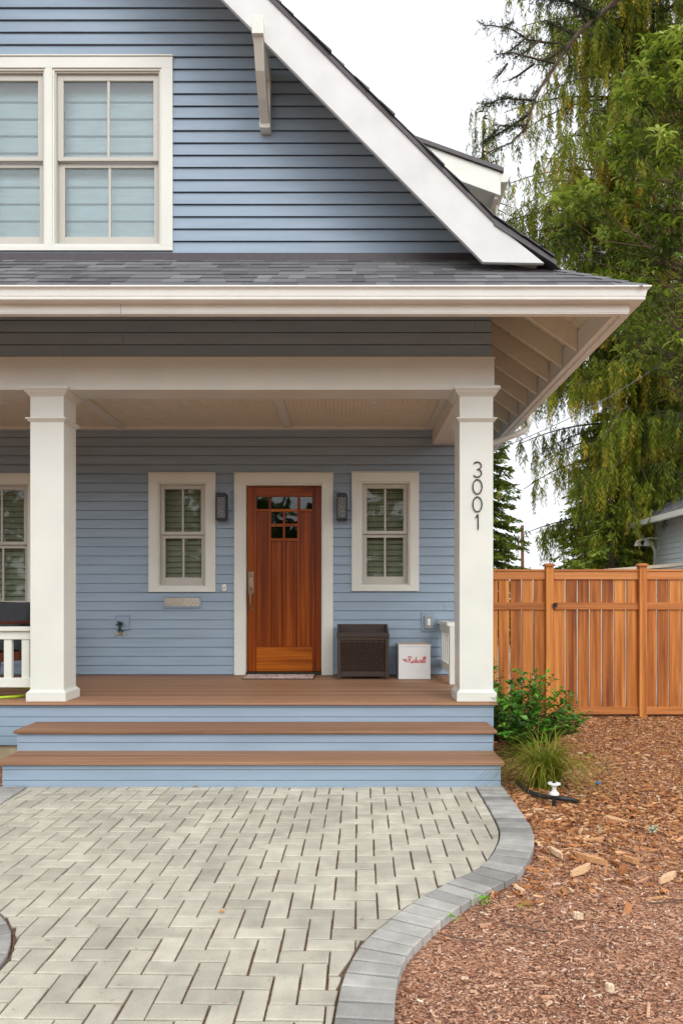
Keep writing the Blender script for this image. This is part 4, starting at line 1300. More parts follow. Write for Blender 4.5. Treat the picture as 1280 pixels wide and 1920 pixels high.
# doormat
mt = thing('doormat', (X(524, 8.4), 8.5, DECK), 'pinkish doormat with a dark tile pattern in front of the wooden door', 'doormat')
ya_, yb_ = .876 * FPX / (1273.8 - HY), 8.76
MB().box(X(453.5, ya_), X(588, ya_), ya_, yb_, DECK + .0005, DECK + .010).build('backing', M['black'], mt)
m = MB(); rr = []
rows = [(0, .2), (.2, .45), (.45, .75), (.75, 1)]
xm0, xm1 = X(453.5, ya_) + .012, X(588, ya_) - .012
for j in range(4):
    ya2 = ya_ + .01 + (yb_ - ya_ - .02) * j / 4; yb2 = ya_ + .01 + (yb_ - ya_ - .02) * (j + 1) / 4 - .010
    xx = xm0 - random.uniform(0, .1)
    while xx < xm1:
        w = random.choice((.09, .13, .17)); a, b = max(xx, xm0), min(xx + w - .010, xm1)
        if b - a > .02:
            m.box(a, b, ya2, yb2, DECK + .010, DECK + .014); rr += [random.random()] * 6
        xx += w
m.build('tile_pattern', M['mat_pink'], mt, rnd=rr)

# patio chair behind the left railing
ch = thing('patio_chair', (X(10, 7.6), 7.7, DECK), 'red brown wooden patio chair with charcoal cushions behind the left railing', 'chair')
def beam(m, a, b, w, h):
    a, b = Vector(a), Vector(b); t = (b - a).normalized()
    s = t.cross(Vector((0, 0, 1))) if abs(t.z) < .95 else t.cross(Vector((0, 1, 0)))
    s.normalize(); n = s.cross(t).normalized()
    i = len(m.v)
    for p in (a, b):
        for u_, v_ in ((-1, -1), (1, -1), (1, 1), (-1, 1)): m.v.append(tuple(p + s * u_ * w / 2 + n * v_ * h / 2))
    for q in ((0, 3, 2, 1), (4, 5, 6, 7), (0, 1, 5, 4), (1, 2, 6, 5), (2, 3, 7, 6), (3, 0, 4, 7)): m.f.append(tuple(i + k for k in q)); m.m.append(0)
cr0 = Vector((X(52, 7.75), 7.85, DECK)); rot = R(-28)
def CL(x, y, z):                               # chair frame: x across (right edge 0), y back, z up
    return (cr0.x + x * math.cos(rot) - y * math.sin(rot), cr0.y + x * math.sin(rot) + y * math.cos(rot), DECK + z)
for xx in (-.03, -.63):
    for nm, p, q in (('leg', (xx, -.55, 0), (xx, -.55, .64)), ('leg', (xx, .05, 0), (xx, .12, .78))):
        m = MB(); beam(m, CL(*p), CL(*q), .05, .05); m.build(nm, M['chairwood'], ch, bevel=.004)
    m = MB(); beam(m, CL(xx, -.62, .655), CL(xx, .12, .655), .075, .03); m.build('armrest', M['chairwood'], ch, bevel=.005)
    m = MB(); beam(m, CL(xx, -.55, .30), CL(xx, .08, .30), .03, .09); m.build('side_rail', M['chairwood'], ch)
m = MB()
beam(m, CL(-.60, -.55, .30), CL(-.06, -.55, .30), .03, .09); beam(m, CL(-.60, .08, .30), CL(-.06, .08, .30), .03, .09)
for k in range(6): beam(m, CL(-.06, -.5 + k * .1, .345), CL(-.60, -.5 + k * .1, .345), .07, .015)
m.build('seat_frame', M['chairwood'], ch)
m = MB()
beam(m, CL(-.60, .115, .74), CL(-.06, .115, .74), .03, .07)
for k in range(6): beam(m, CL(-.10 - k * .092, .07, .37), CL(-.10 - k * .092, .115, .71), .05, .015)
m.build('backrest', M['chairwood'], ch)
def cushion(name, a, b, c, th):
    """soft box from a centre, half axes"""
    import bmesh
    bm = bmesh.new(); bmesh.ops.create_cube(bm, size=2)
    bmesh.ops.subdivide_edges(bm, edges=bm.edges[:], cuts=6, use_grid_fill=True)
    off = parent_offset(ch)
    for v in bm.verts:
        x, y, z = v.co
        k = (abs(x) ** 4 + abs(z) ** 4) * .22
        y2 = y * (1 - min(.6, k))
        wob = mnoise.noise((x * 2.1, y * 2, z * 2.3)) * .06
        p = CL(a[0] + x * b[0], a[1] + y2 * b[1] + z * c, a[2] + z * b[2])
        v.co = Vector(p) + Vector((0, 0, wob * .2)) - off
    me = bpy.data.meshes.new(name); bm.to_mesh(me); bm.free(); me.materials.append(M['cushion'])
    me.polygons.foreach_set('use_smooth', [True] * len(me.polygons))
    o = bpy.data.objects.new(name, me); C.objects.link(o); o.parent = ch
cushion('back_cushion', (-.33, .0, .62), (.30, .085, .24), .05, 0)
def cushion_flat():
    m = MB(); 
    import bmesh
    bm = bmesh.new(); bmesh.ops.create_cube(bm, size=2); bmesh.ops.subdivide_edges(bm, edges=bm.edges[:], cuts=6, use_grid_fill=True)
    off = parent_offset(ch)
    for v in bm.verts:
        x, y, z = v.co; k = (abs(x) ** 4 + abs(y) ** 4) * .22
        v.co = Vector(CL(-.33 + x * .28, -.25 + y * .30, .415 + z * .06 * (1 - min(.6, k)))) - off
    me = bpy.data.meshes.new('seat_cushion'); bm.to_mesh(me); bm.free(); me.materials.append(M['cushion'])
    me.polygons.foreach_set('use_smooth', [True] * len(me.polygons))
    o = bpy.data.objects.new('seat_cushion', me); C.objects.link(o); o.parent = ch
cushion_flat()

o = MB().tube([(X(-260, 7.0), 7.1, DECK + .014), (X(-160, 6.8), 6.78, DECK + .014), (X(-60, 6.65), 6.60, DECK + .014), (X(0, 6.62), 6.62, DECK + .014), (X(30, 6.68), 6.70, DECK + .014), (X(55, 6.8), 6.83, DECK + .014), (X(75, 6.9), 7.0, DECK + .014), (X(60, 7.1), 7.3, DECK + .014), (X(0, 7.3), 7.5, DECK + .014)], .0135, 10).build('garden_hose', M['lime'], smooth=True, loc=(X(0, 6.62), 6.62, DECK))
tag(o, 'lime green hose lying on the porch floor beside the left column', 'hose')

# ------------------------------------------------------------------ fence and gate
FD = 9.22
def fz(py): return Z(py, FD)
fence = thing('wooden_fence', (X(1200, FD), FD, 0), 'orange brown cedar board fence with capped posts running off to the right', 'fence')
fence_l = thing('fence_panel', (X(970, FD), FD, 0), 'short cedar fence panel between the house corner and the gate', 'fence')
gate = thing('wooden_gate', (X(1116, FD), FD, 0), 'cedar board gate with a black latch between the two capped fence posts', 'gate')
def boards(root, xa, xb):
    m = MB(); rr = []
    n = max(1, round((xb - xa + .016) / .149)); p = (xb - xa + .016) / n
    for k in range(n):
        a = xa + k * p; lean = random.uniform(-.002, .002)
        m.box(a + lean, a + p - .016 + lean, FD + .0, FD + .018, fz(1330), fz(1080) - .0); rr += [random.random()] * 6
    m.build('boards', M['cedar_v'], root, rnd=rr, bevel=.002)
    def rail(nm, z0, z1, y0, y1):
        m = MB().box(xa - .005, xb + .005, y0, y1, z0, z1)
        m.build(nm, M['cedar_h'], root, rnd=[random.random()] * 6, bevel=.002)
    rail('top_rail', fz(1086.5), fz(1071.5), FD - .020, FD - .0005)
    rail('middle_rail', fz(1143), fz(1129.7), FD - .020, FD - .0005)
    rail('bottom_rail', fz(1339), fz(1325), FD - .020, FD - .0005)
    rail('rail_cap', fz(1071.3), fz(1067.5), FD - .032, FD + .04)
    rail('back_rail', fz(1143), fz(1129), FD + .0185, FD + .055)
    rail('back_rail', fz(1336), fz(1324), FD + .0185, FD + .055)
def post(root, pxc):
    x = X(pxc, FD); w = .047
    m = MB().box(x - w, x + w, FD - .055, FD + .04, -.12, fz(1062)); p_ = m.build('post', M['cedar_v'], root, rnd=[random.random()] * 6, bevel=.004)
    m = MB().box(x - w - .018, x + w + .018, FD - .075, FD + .06, fz(1062) + .0003, fz(1059.5)); m.frustum((x - w - .018, x + w + .018, FD - .075, FD + .06), fz(1059.5) + .0002, (x - w + .01, x + w - .01, FD - .045, FD + .03), fz(1056.5))
    m.build('post_cap', M['cedar_h'], p_, rnd=[.5] * 12)
post(fence_l, 1028); post(fence, 1202)
boards(fence_l, 1.30, X(1020.5, FD)); boards(gate, X(1037.5, FD), X(1194.5, FD)); boards(fence, X(1209.5, FD), X(1386, FD))
post(fence, 1394); boards(fence, X(1401.5, FD), X(1586, FD)); post(fence, 1594); boards(fence, X(1601.5, FD), X(1800, FD)); post(fence, 1808)
m = MB(); m.box(X(1033, FD), X(1041, FD), FD - .075, FD - .0555, fz(1138.5), fz(1132)); m.tube([(X(1036, FD), FD - .066, fz(1143)), (X(1036, FD), FD - .066, fz(1131)), (X(1040.5, FD), FD - .08, fz(1131))], .008, 8)
m.build('latch', M['black'], gate)

# ------------------------------------------------------------------ neighbour's house, pole, wires, shed
nb = thing('neighbour_house', (10.2, 13, 0), 'pale blue clapboard house beyond the fence at the right edge of the photo', 'house')
nx, ny1, ny0, nez = 7.5, 18.0, 9.9, 3.30
mb = lap(MB(), ny0, ny1, 0, nez, .125, lambda u, z, o: (nx - o, u, z), joints=False, proud=.02, gap=.016, crev=.02, openings=[(ny0 + 5.32, ny0 + 6.42, 1.2, 2.55)])
lap(mb, nx, 13, 0, nez, .125, lambda u, z, o: (u, ny0 - o, z), joints=False)
mb.face([(nx, ny1, 0), (13, ny1, 0), (13, ny1, nez), ((nx + 13) / 2, ny1, 5.0), (nx, ny1, nez)])
mb.face([(nx, ny0 + .03, nez), (13, ny0 + .03, nez), ((nx + 13) / 2, ny0 + .03, 5.0)])
mb.build('wall', M['paleblue'], nb)
m = MB(); m.box(nx - .035, nx + .05, ny1 - .13, ny1 + .02, 0, nez); m.build('corner_board', M['white'], nb)
mb = MB(); rr = []
for sx in (1, -1):
    shingles(mb, rr, (nx - .5 if sx > 0 else 13.5, 0, nez + .02), (0, 1, 0), (sx * .86, 0, .51), 1, 3.75, lambda v: (ny0 - .4, ny1 + .45), course=.16)
rf = mb.build('roof', M['shingle'], nb, rnd=rr)
m = MB()
for sx in (1, -1):
    f = (lambda x: x) if sx > 0 else (lambda x: 21.0 - x - .5)
    m.prism([(nx - .5, nez), (10.3, nez + 1.65), (10.3, nez + 1.55), (nx - .5, nez - .1)], lambda u, v, w: (f(u), w, v), ny0 - .35, ny1 + .4)
m.build('eave', M['cedar_h'] if False else M['polewood'], rf)
m = MB(); m.box(nx - .62, nx - .501, ny0 - .4, ny1 + .45, nez - .10, nez + .02); m.build('gutter', M['white'], nb)
MB().tube([(nx - .55, ny1 - .05, nez - .08), (nx - .53, ny1 - .05, nez - .22), (nx - .12, ny1 - .08, nez - .52), (nx - .06, ny1 - .08, nez - .7), (nx - .06, ny1 - .08, 0)], .045, 10).build('downspout', M['white'], nb, smooth=True)
m = MB(); r_ = (ny0 + 5.25, ny0 + 6.5, 1.13, 2.62)
for a, b, c, d in ((r_[0], r_[1], r_[3] - .1, r_[3]), (r_[0], r_[1], r_[2], r_[2] + .1), (r_[0], r_[0] + .1, r_[2] + .1, r_[3] - .1), (r_[1] - .1, r_[1], r_[2] + .1, r_[3] - .1)): m.box(nx - .04, nx + .02, a, b, c, d)
wn_ = m.build('window', M['white'], nb)
MB().box(nx + .02, nx + .03, r_[0], r_[1], r_[2], r_[3]).build('pane', M['dark'], wn_)
m = MB()
for k, dxx in enumerate((-.26, -.05)):
    m.lathe([(.02, .10), (.05, .06), (.095, -.05), (.085, -.05)], (nx - .3 + dxx, ny1 - .3, 2.78), 14)
m.tube([(nx, ny1 - .3, 2.92), (nx - .3, ny1 - .3, 2.92), (nx - .56, ny1 - .3, 2.86)], .02, 8)
m.build('floodlight', M['plastic_w'], nb)

sh = thing('garden_shed', (5.3, 14.4, 0), 'low lean to with a pale plank roof edge showing just over the fence', 'shed')
m = MB(); m.prism([(4.2, 1.90), (7.1, 2.14), (7.1, 2.20), (4.2, 1.96)], lambda u, v, w: (u, w, v), 13.6, 15.2); m.build('roof', M['paleplank'], sh)
m = MB(); z_ = 0
while z_ < 1.85:
    m.box(3.5, 7.0, 13.8, 13.83, z_, z_ + .144); z_ += .15
m.box(3.5, 7.0, 15.0, 15.03, -.05, 1.9)
m.build('wall', M['paleplank'], sh)
t = thing('utility_pole', (X(979.5, 40), 40, 0), 'distant reddish brown utility pole beyond the fence', 'utility pole')
MB().tube([(X(979.5, 40), 40, -.1), (X(978.5, 40), 40, Z(985, 40))], [.10, .085], 12).build('pole', M['polewood'], t, smooth=True)
o = MB()
for dz_ in (0, -.5, -1.0):
    o.tube([(X(900, 40) - 8, 40, Z(1000, 40) + dz_), (X(978, 40), 40.0, Z(988, 40) + dz_), (X(1050, 40), 40, Z(993, 40) + dz_), (X(1150, 40), 40, Z(992, 40) + dz_)], .008, 5)
o = o.build('power_line', M['grey'], loc=(X(979.5, 40), 40, Z(990, 40))); tag(o, 'thin overhead wires at the top of the distant utility pole', 'wire')
pts = []
for k in range(13):
    s = k / 12
    px_, py_ = 925 + (1300 - 925) * s, 845 + (640 - 845) * s + 18 * math.sin(math.pi * s)
    d_ = 12.0 - 1.5 * s
    pts.append((X(px_, d_), d_, Z(py_, d_)))
o = MB().tube(pts, .0065, 6).build('service_cable', M['grey'], loc=pts[0]); tag(o, 'grey service cable crossing in front of the drooping cedar towards the house', 'cable')

# ------------------------------------------------------------------ plants
def unit_rows(a):
    return a / np.maximum(1e-9, np.linalg.norm(a, axis=1, keepdims=True))
def rhomb(P, D, S, L, W, k=.45):
    P, D, S = np.asarray(P), np.asarray(D), np.asarray(S); L = np.asarray(L)[:, None]; W = np.asarray(W)[:, None]
    return np.stack([P, P + D * L * k + S * W * .5, P + D * L, P + D * L * k - S * W * .5], axis=1)

class Foliage:
    def __init__(s): s.q = []; s.r = []
    def add(s, P, D, S, L, W, r, k=.45):
        s.q.append(rhomb(P, D, S, L, W, k)); s.r.append(np.clip(r, 0, 1))
    def build(s, name, mat, parent=None, loc=None):
        return quadmesh(name, np.concatenate(s.q), mat, parent, np.concatenate(s.r), loc=loc)

def weeping_spray(F, p, length, rng, tone, gold=0.0, lsz=.12, dens=1.0, sway=(0, 0)):
    n = max(3, int(length / .026 * dens))
    t = np.linspace(0, 1, n)
    base = np.zeros((n, 3)); 
    az = rng.uniform(0, 2 * np.pi); amp = rng.uniform(.02, .10)
    base[:, 0] = p[0] + np.cos(az) * amp * np.sin(t * 2.5) + sway[0] * t
    base[:, 1] = p[1] + np.sin(az) * amp * np.sin(t * 2.5) + sway[1] * t
    base[:, 2] = p[2] - t * length
    m = 3
    B = np.repeat(base, m, axis=0)
    N = len(B)
    a = rng.uniform(0, 2 * np.pi, N)
    tt = np.repeat(t, m)
    D = np.stack([np.cos(a) * .55, np.sin(a) * .55, -np.ones(N) * rng.uniform(.5, 1.1, N)], 1); D = unit_rows(D)
    S = unit_rows(np.cross(D, rng.normal(size=(N, 3))))
    L = lsz * rng.uniform(.6, 1.25, N) * (1.1 - .5 * tt); W = L * rng.uniform(.11, .21, N)
    r = tone + rng.normal(0, .10, N) + gold * tt
    F.add(B, D, S, L, W, r)

def weeping_cedar(name, base, height, reach, label, seed, zlo=3.2, nbr=170, ztop_vis=15.5, gold=.46, side=None, spacing=.062, lsz=.13, lmul=1.0):
    rng = np.random.default_rng(seed)
    t = thing(name, base, label, 'tree', None)
    bx_, by_ = base[0], base[1]
    MB().tube([(bx_, by_, -.1), (bx_ + .05, by_, height * .35), (bx_ - .03, by_, height * .7), (bx_, by_, height)], [.20, .16, .10, .02], 12).build('trunk', M['bark'], t, smooth=True)
    F = Foliage(); W = MB()
    for k in range(nbr):
        z = zlo + .6 + (min(height, ztop_vis) - zlo) * ((k + rng.uniform(0, 1)) / nbr)
        az = rng.uniform(0, 2 * np.pi) if side is None else side + rng.normal(0, 1.15)
        Lb = reach(z) * rng.uniform(.75, 1.08)
        if Lb < .1: continue
        n = 9
        pts = []
        droop = rng.uniform(.25, .5); wob = rng.uniform(-.25, .25)
        for i in range(n):
            s = i / (n - 1)
            r_ = Lb * s
            zz = z + Lb * (.22 * s - droop * s * s)
            a2 = az + wob * s
            pts.append((bx_ + math.cos(a2) * r_, by_ + math.sin(a2) * r_, zz))
        W.tube(pts, [.028 * (1 - i / n) + .006 for i in range(n)], 6)
        m = max(3, int(Lb / spacing))
        btone = rng.uniform(.12, .52)
        for q in range(m):
            s = .03 + .97 * (q + rng.uniform(0, 1)) / m
            f = s * (n - 1); i = min(n - 2, int(f)); u_ = f - i
            p = np.array(pts[i]) * (1 - u_) + np.array(pts[i + 1]) * u_
            p[:2] += rng.normal(0, .22, 2); p[2] += rng.normal(0, .05)
            ln = rng.uniform(.35, 1.0) * (1.15 - .5 * s) * lmul
            g = gold * (rng.random() < .45) * rng.uniform(.5, 1.6)
            weeping_spray(F, p, ln, rng, btone + rng.normal(0, .1), g, lsz, .8 / lmul, (rng.normal(0, .04), rng.normal(0, .04)))
    W.build('branch', M['bark'], t, smooth=True)
    F.build('foliage', M['cedarleaf'], t)
    return t

def reach_cedar(z):
    zs = [3.0, 4.8, 6.7, 8.7, 10.5, 12.5, 15, 18, 20, 25]; rs = [2.5, 3.1, 3.4, 3.6, 4.15, 4.0, 3.1, 2.9, 2.4, .3]
    return float(np.interp(z, zs, rs))
weeping_cedar('weeping_cedar', (X(1195, 19.5), 19.5, 0), 24.5, reach_cedar, 'tall weeping cedar with drooping olive and gold sprays filling the right side of the photo', 21, zlo=2.4, nbr=215, ztop_vis=19.5, spacing=.068, lsz=.17, lmul=1.3)
weeping_cedar('weeping_cedar', (X(1420, 24), 24.5, 0), 24, lambda z: reach_cedar(z) * 1.25, 'second weeping cedar standing behind the large one, mostly hidden at the right edge', 22, zlo=2.4, nbr=130, ztop_vis=20, gold=.12, spacing=.10, lsz=.2, lmul=1.4)
weeping_cedar('golden_cedar', (X(905, 24), 24, 0), Z(225, 24), lambda z: float(np.interp(z, [8, 14, Z(235, 24)], [3.0, 1.2, .25])), 'slim golden cedar tip poking up just behind the dormer roof', 23, zlo=9, nbr=60, ztop_vis=40, gold=.6, spacing=.10)

def conifer(name, base, height, r0, label, seed, mat, zlo=.8, dens=1.0, droop=.25, lsz=.2):
    rng = np.random.default_rng(seed)
    t = thing(name, base, label, 'tree')
    MB().tube([(base[0], base[1], -.1), (base[0], base[1], height * .5), (base[0], base[1], height)], [.22, .14, .02], 10).build('trunk', M['bark'], t, smooth=True)
    F = Foliage(); W = MB()
    layers = int(height / .34)
    for k in range(layers):
        z = zlo + (height - zlo) * k / layers
        rr_ = r0 * (1 - (z - zlo) / (height - zlo)) ** .85
        nb = max(4, int(9 * dens))
        for j in range(nb):
            az = rng.uniform(0, 2 * np.pi); Lb = rr_ * rng.uniform(.65, 1.15) + .12
            tip = np.array([math.cos(az) * Lb, math.sin(az) * Lb, -Lb * droop + rng.normal(0, .08)])
            p0 = np.array([base[0], base[1], z])
            W.tube([tuple(p0), tuple(p0 + tip * .9)], [.02, .006], 4)
            n = max(6, int(Lb * 26 * dens))
            s = rng.uniform(.15, 1.0, n)
            P = p0 + tip[None] * s[:, None] + rng.normal(0, .05, (n, 3)) * (1 - s[:, None] * .3)
            side = np.cross(tip / Lb, [0, 0, 1.0])
            lat = rng.choice([-1, 1], n)[:, None] * side[None] * rng.uniform(.3, 1, n)[:, None]
            D = unit_rows(tip[None] / Lb * .8 + lat + np.stack([np.zeros(n), np.zeros(n), rng.uniform(-.7, .15, n)], 1))
            S = unit_rows(np.cross(D, rng.normal(size=(n, 3))))
            L = lsz * rng.uniform(.6, 1.3, n); 
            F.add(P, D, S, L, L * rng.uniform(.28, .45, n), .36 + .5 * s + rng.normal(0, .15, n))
    W.build('branch', M['bark'], t)
    F.build('foliage', mat, t)
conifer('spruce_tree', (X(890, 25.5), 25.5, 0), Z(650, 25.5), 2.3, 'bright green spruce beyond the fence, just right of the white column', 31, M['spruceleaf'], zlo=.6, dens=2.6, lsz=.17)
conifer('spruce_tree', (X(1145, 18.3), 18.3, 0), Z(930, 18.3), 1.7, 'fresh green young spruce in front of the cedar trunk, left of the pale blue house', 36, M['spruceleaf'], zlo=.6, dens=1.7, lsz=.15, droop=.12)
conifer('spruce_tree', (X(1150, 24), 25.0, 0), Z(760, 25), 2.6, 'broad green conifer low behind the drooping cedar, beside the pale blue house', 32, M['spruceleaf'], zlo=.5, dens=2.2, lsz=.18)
conifer('fir_tree', (X(1290, 30), 31.0, 0), 13, 3.6, 'dark fir far behind the pale blue house', 33, M['firleaf'], zlo=.5, dens=1.4, lsz=.34)
conifer('spruce_sapling', (X(1110, 20), 20.5, 0), Z(985, 20.5), 1.1, 'small spruce with flat spreading boughs just over the gate', 34, M['spruceleaf'], zlo=.4, dens=1.6, lsz=.16, droop=.12)

def leaf_pair(P, D, U, L, W, fold=.25, droop=.18):
    """two quads a leaf, folded on the midrib and arched; P, D, U arrays (n,3)"""
    S = unit_rows(np.cross(D, U)); N = unit_rows(np.cross(S, D))
    L = L[:, None]; W = W[:, None]
    mid = P + D * L * .5 + N * L * .06
    tip = P + D * L - N * L * droop
    l = P + D * L * .45 + S * W * .5 + N * W * fold; r = P + D * L * .45 - S * W * .5 + N * W * fold
    return np.concatenate([np.stack([P, l, tip, mid], 1), np.stack([P, mid, tip, r], 1)])

def broadleaf_tree():
    rng = np.random.default_rng(41)
    d0 = 10.4
    bx_, by_ = X(1345, d0), d0
    t = thing('broadleaf_tree', (bx_, by_, 0), 'light green broadleaf tree with long curled leaves, in front of the cedar at upper right', 'tree')
    MB().tube([(bx_, by_, -.1), (bx_ + .05, by_, 2.5), (bx_ - .05, by_, 5), (bx_ - .2, by_, 7.2), (bx_ - .3, by_, 9)], [.13, .11, .08, .05, .015], 10).build('trunk', M['bark'], t, smooth=True)
    tips = []
    # crown outline, given as height against leftward reach from the trunk
    zs = [4.6, 5.3, 5.9, 6.3, 6.8, 7.2, 7.6, 8.1, 8.6, 9.1, 9.5]
    rs = [.9, 1.5, 1.7, 1.35, 1.5, 1.75, 1.6, 1.4, 1.2, .95, .4]
    W = MB()
    for k in range(190):
        z = rng.uniform(4.5, 9.4)
        az = math.pi + rng.normal(0, .75) if rng.random() < .8 else rng.uniform(0, 2 * np.pi)
        rr_ = float(np.interp(z, zs, rs)) * rng.uniform(.45, 1.0)
        tips.append((bx_ - .15 + math.cos(az) * rr_, by_ + math.sin(az) * rr_ * .9, z))
    # the separate bough low on the left
    for q in range(9):
        px_, py_ = 1030 + q * 11 + rng.normal(0, 8), 395 + rng.normal(0, 14) - (q % 3) * 8
        tips.append((X(px_, d0), d0 + rng.normal(0, .15), Z(py_, d0)))
    for (px_, py_) in ((1176, 135), (1205, 92), (1238, 70), (1268, 110), (1160, 175), (1150, 215)):
        tips.append((X(px_, d0), d0 + rng.normal(0, .1), Z(py_, d0)))
    Q = []; RR = []
    for (x, y, z) in tips:
        h0 = max(2.6, z - rng.uniform(.2, .9) - abs(x - bx_) * .25)
        p0 = Vector((bx_ - .1 + rng.normal(0, .08), by_ + rng.normal(0, .08), h0)); p1 = Vector((x, y, z))
        q1 = p0.lerp(p1, .35) + Vector((rng.normal(0, .10), rng.normal(0, .12), rng.normal(-.05, .12)))
        q2 = p0.lerp(p1, .72) + Vector((rng.normal(0, .08), rng.normal(0, .10), rng.normal(.0, .10)))
        W.tube([tuple(p0), tuple(q1), tuple(q2), tuple(p1)], [.011, .008, .005, .002], 5)
        tw = (p1 - q2).normalized()
        tone = rng.uniform(.15, .80)
        # several whorls of long curled leaves towards the twig end
        for wh in range(rng.integers(2, 5)):
            c = np.array(p1) - np.array(tw) * (.13 * wh) + rng.normal(0, .05, 3)
            nl = rng.integers(8, 13)
            a = np.arange(nl) * 6.283 / nl + rng.uniform(0, 6) + rng.normal(0, .25, nl)
            up = rng.uniform(.15, .95) if wh == 0 else rng.uniform(-.3, .5)
            P = c[None] + rng.normal(0, .018, (nl, 3))
            D = unit_rows(np.stack([np.cos(a), np.sin(a), np.full(nl, up) + rng.normal(0, .25, nl)], 1))
            U = np.tile(np.array([[0, 0, 1.0]]), (nl, 1)) + rng.normal(0, .15, (nl, 3))
            L = rng.uniform(.11, .20, nl); Wd = L * rng.uniform(.20, .30, nl)
            S = unit_rows(np.cross(D, U)); N = unit_rows(np.cross(S, D))
            L_ = L[:, None]; W_ = Wd[:, None]
            m1 = P + D * L_ * .38 + N * L_ * .05; m2 = P + D * L_ * .74 - N * L_ * .07; tip = P + D * L_ * .98 - N * L_ * .33
            e1a = m1 + S * W_ * .5 + N * W_ * .16; e1b = m1 - S * W_ * .5 + N * W_ * .16
            e2a = m2 + S * W_ * .42 + N * W_ * .10; e2b = m2 - S * W_ * .42 + N * W_ * .10
            for q in ((P, e1a, m1, e1b), (m1, e1a, e2a, m2), (e1b, m1, m2, e2b), (m2, e2a, tip, e2b)): Q.append(np.stack(q, 1))
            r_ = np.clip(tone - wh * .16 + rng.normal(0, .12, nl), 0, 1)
            RR += [r_] * 4
    W.build('branch', M['twig'], t, smooth=True)
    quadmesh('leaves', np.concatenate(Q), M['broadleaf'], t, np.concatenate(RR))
broadleaf_tree()

def fir_bough():
    rng = np.random.default_rng(51)
    d0 = 12.2
    base = (X(1400, d0), d0, 0)
    t = thing('fir_tree', base, 'sparse fir with a long dark bough reaching from the top right corner into white sky', 'tree')
    MB().tube([(base[0], d0, -.1), (base[0], d0, 6), (base[0], d0, 15.5)], [.2, .17, .05], 10).build('trunk', M['bark'], t, smooth=True)
    def P(q): return (X(840 + q[0] / 2.909, d0), d0, Z(q[1] / 2.909, d0))
    main = [(1630, -420), (1300, -260), (1080, -120), (920, 0), (800, 100), (700, 190), (640, 270), (580, 360), (500, 480), (460, 570), (440, 650), (400, 720), (340, 780), (240, 820), (195, 850)]
    subs = [([(620, 230), (560, 222), (450, 185), (350, 120), (270, 85), (200, 75)], .9),
            ([(590, 345), (470, 345), (330, 338), (250, 345)], 1.0),
            ([(470, 545), (390, 545), (300, 560), (185, 605)], 2.2),
            ([(455, 600), (380, 650), (300, 690), (200, 750)], 1.5),
            ([(830, 80), (740, 40), (640, 10), (520, 0), (440, 5)], 2.4),
            ([(760, 130), (700, 60), (640, -10)], 1.8), ([(700, 190), (620, 130), (560, 60)], 1.6), ([(540, 420), (480, 500), (470, 470)], .3),
            ([(800, 100), (760, 20), (700, -40)], 1.6), ([(430, 680), (350, 690), (280, 690), (230, 740)], 1.2),
            ([(350, 120), (300, 170), (280, 210)], .7), ([(450, 185), (380, 230), (330, 270)], .5), ([(520, 215), (440, 270), (350, 300)], .6),
            ([(470, 345), (400, 390), (330, 420)], .5), ([(330, 340), (290, 380), (265, 400)], .6), ([(640, 250), (590, 290), (520, 330)], 1.6)]
    W = MB()
    n = len(main)
    jig = lambda: rng.normal(0, .02)
    mp_ = [P(q) for q in main]
    W.tube(mp_, [.045 * (1 - i / n) ** 1.1 + .005 for i in range(n)], 8)
    F = Foliage()
    def needles(p0, p1, dn):
        p0, p1 = np.array(p0), np.array(p1); L = np.linalg.norm(p1 - p0); ax = (p1 - p0) / max(L, 1e-6)
        k = int(L * 46 * dn)
        # side twigs carrying flat sprays
        for _ in range(k):
            s = rng.uniform(0, 1); o = p0 + (p1 - p0) * s
            side = unit_rows((ax + rng.normal(0, .75, 3) + np.array([0, 0, -.25]))[None])[0]
            ln = rng.uniform(.06, .24)
            m = int(8 + ln * 60)
            u_ = rng.uniform(0, 1, m)
            B = o + side[None] * (u_ * ln)[:, None]
            D = unit_rows(side[None] * .7 + rng.normal(0, .6, (m, 3)))
            S = unit_rows(np.cross(D, rng.normal(size=(m, 3))))
            Ln = rng.uniform(.03, .06, m)
            F.add(B, D, S, Ln, Ln * .24, rng.uniform(0, .9) + rng.normal(0, .15, m))
    for sub, dn in subs:
        pts = [P(q) for q in sub]; 
        off = rng.uniform(-.35, .35)
        pts = [(a + jig(), b + off * i / len(pts), c + jig()) for i, (a, b, c) in enumerate(pts)]
        W.tube(pts, [.018 * (1 - i / len(pts)) + .004 for i in range(len(pts))], 6)
        for a, b in zip(pts[:-1], pts[1:]): needles(a, b, dn)
        for a, b in zip(pts[:-1], pts[1:]):
            for q in range(4):
                m_ = Vector(a).lerp(Vector(b), rng.uniform(0, 1)); e = m_ + Vector((rng.normal(-.06, .08), rng.normal(0, .1), rng.normal(-.04, .09)))
                W.tube([tuple(m_), tuple(e)], [.005, .002], 4)
    for a, b in zip(mp_[2:6], mp_[3:7]): needles(a, b, .9)
    for a, b in zip(mp_[10:-1], mp_[11:]): needles(a, b, .5)
    # upper boughs above the frame
    for k in range(10):
        z = 11.5 + k * .35; az = rng.uniform(0, 6.28); p0 = (base[0], d0, z); p1 = (base[0] + math.cos(az) * 1.6, d0 + math.sin(az) * 1.6, z - .3)
        W.tube([p0, p1], [.03, .008], 6); needles(p0, p1, 1.0)
    W.build('branch', M['bark'], t, smooth=True)
    F.build('foliage', M['firleaf'], t)
fir_bough()

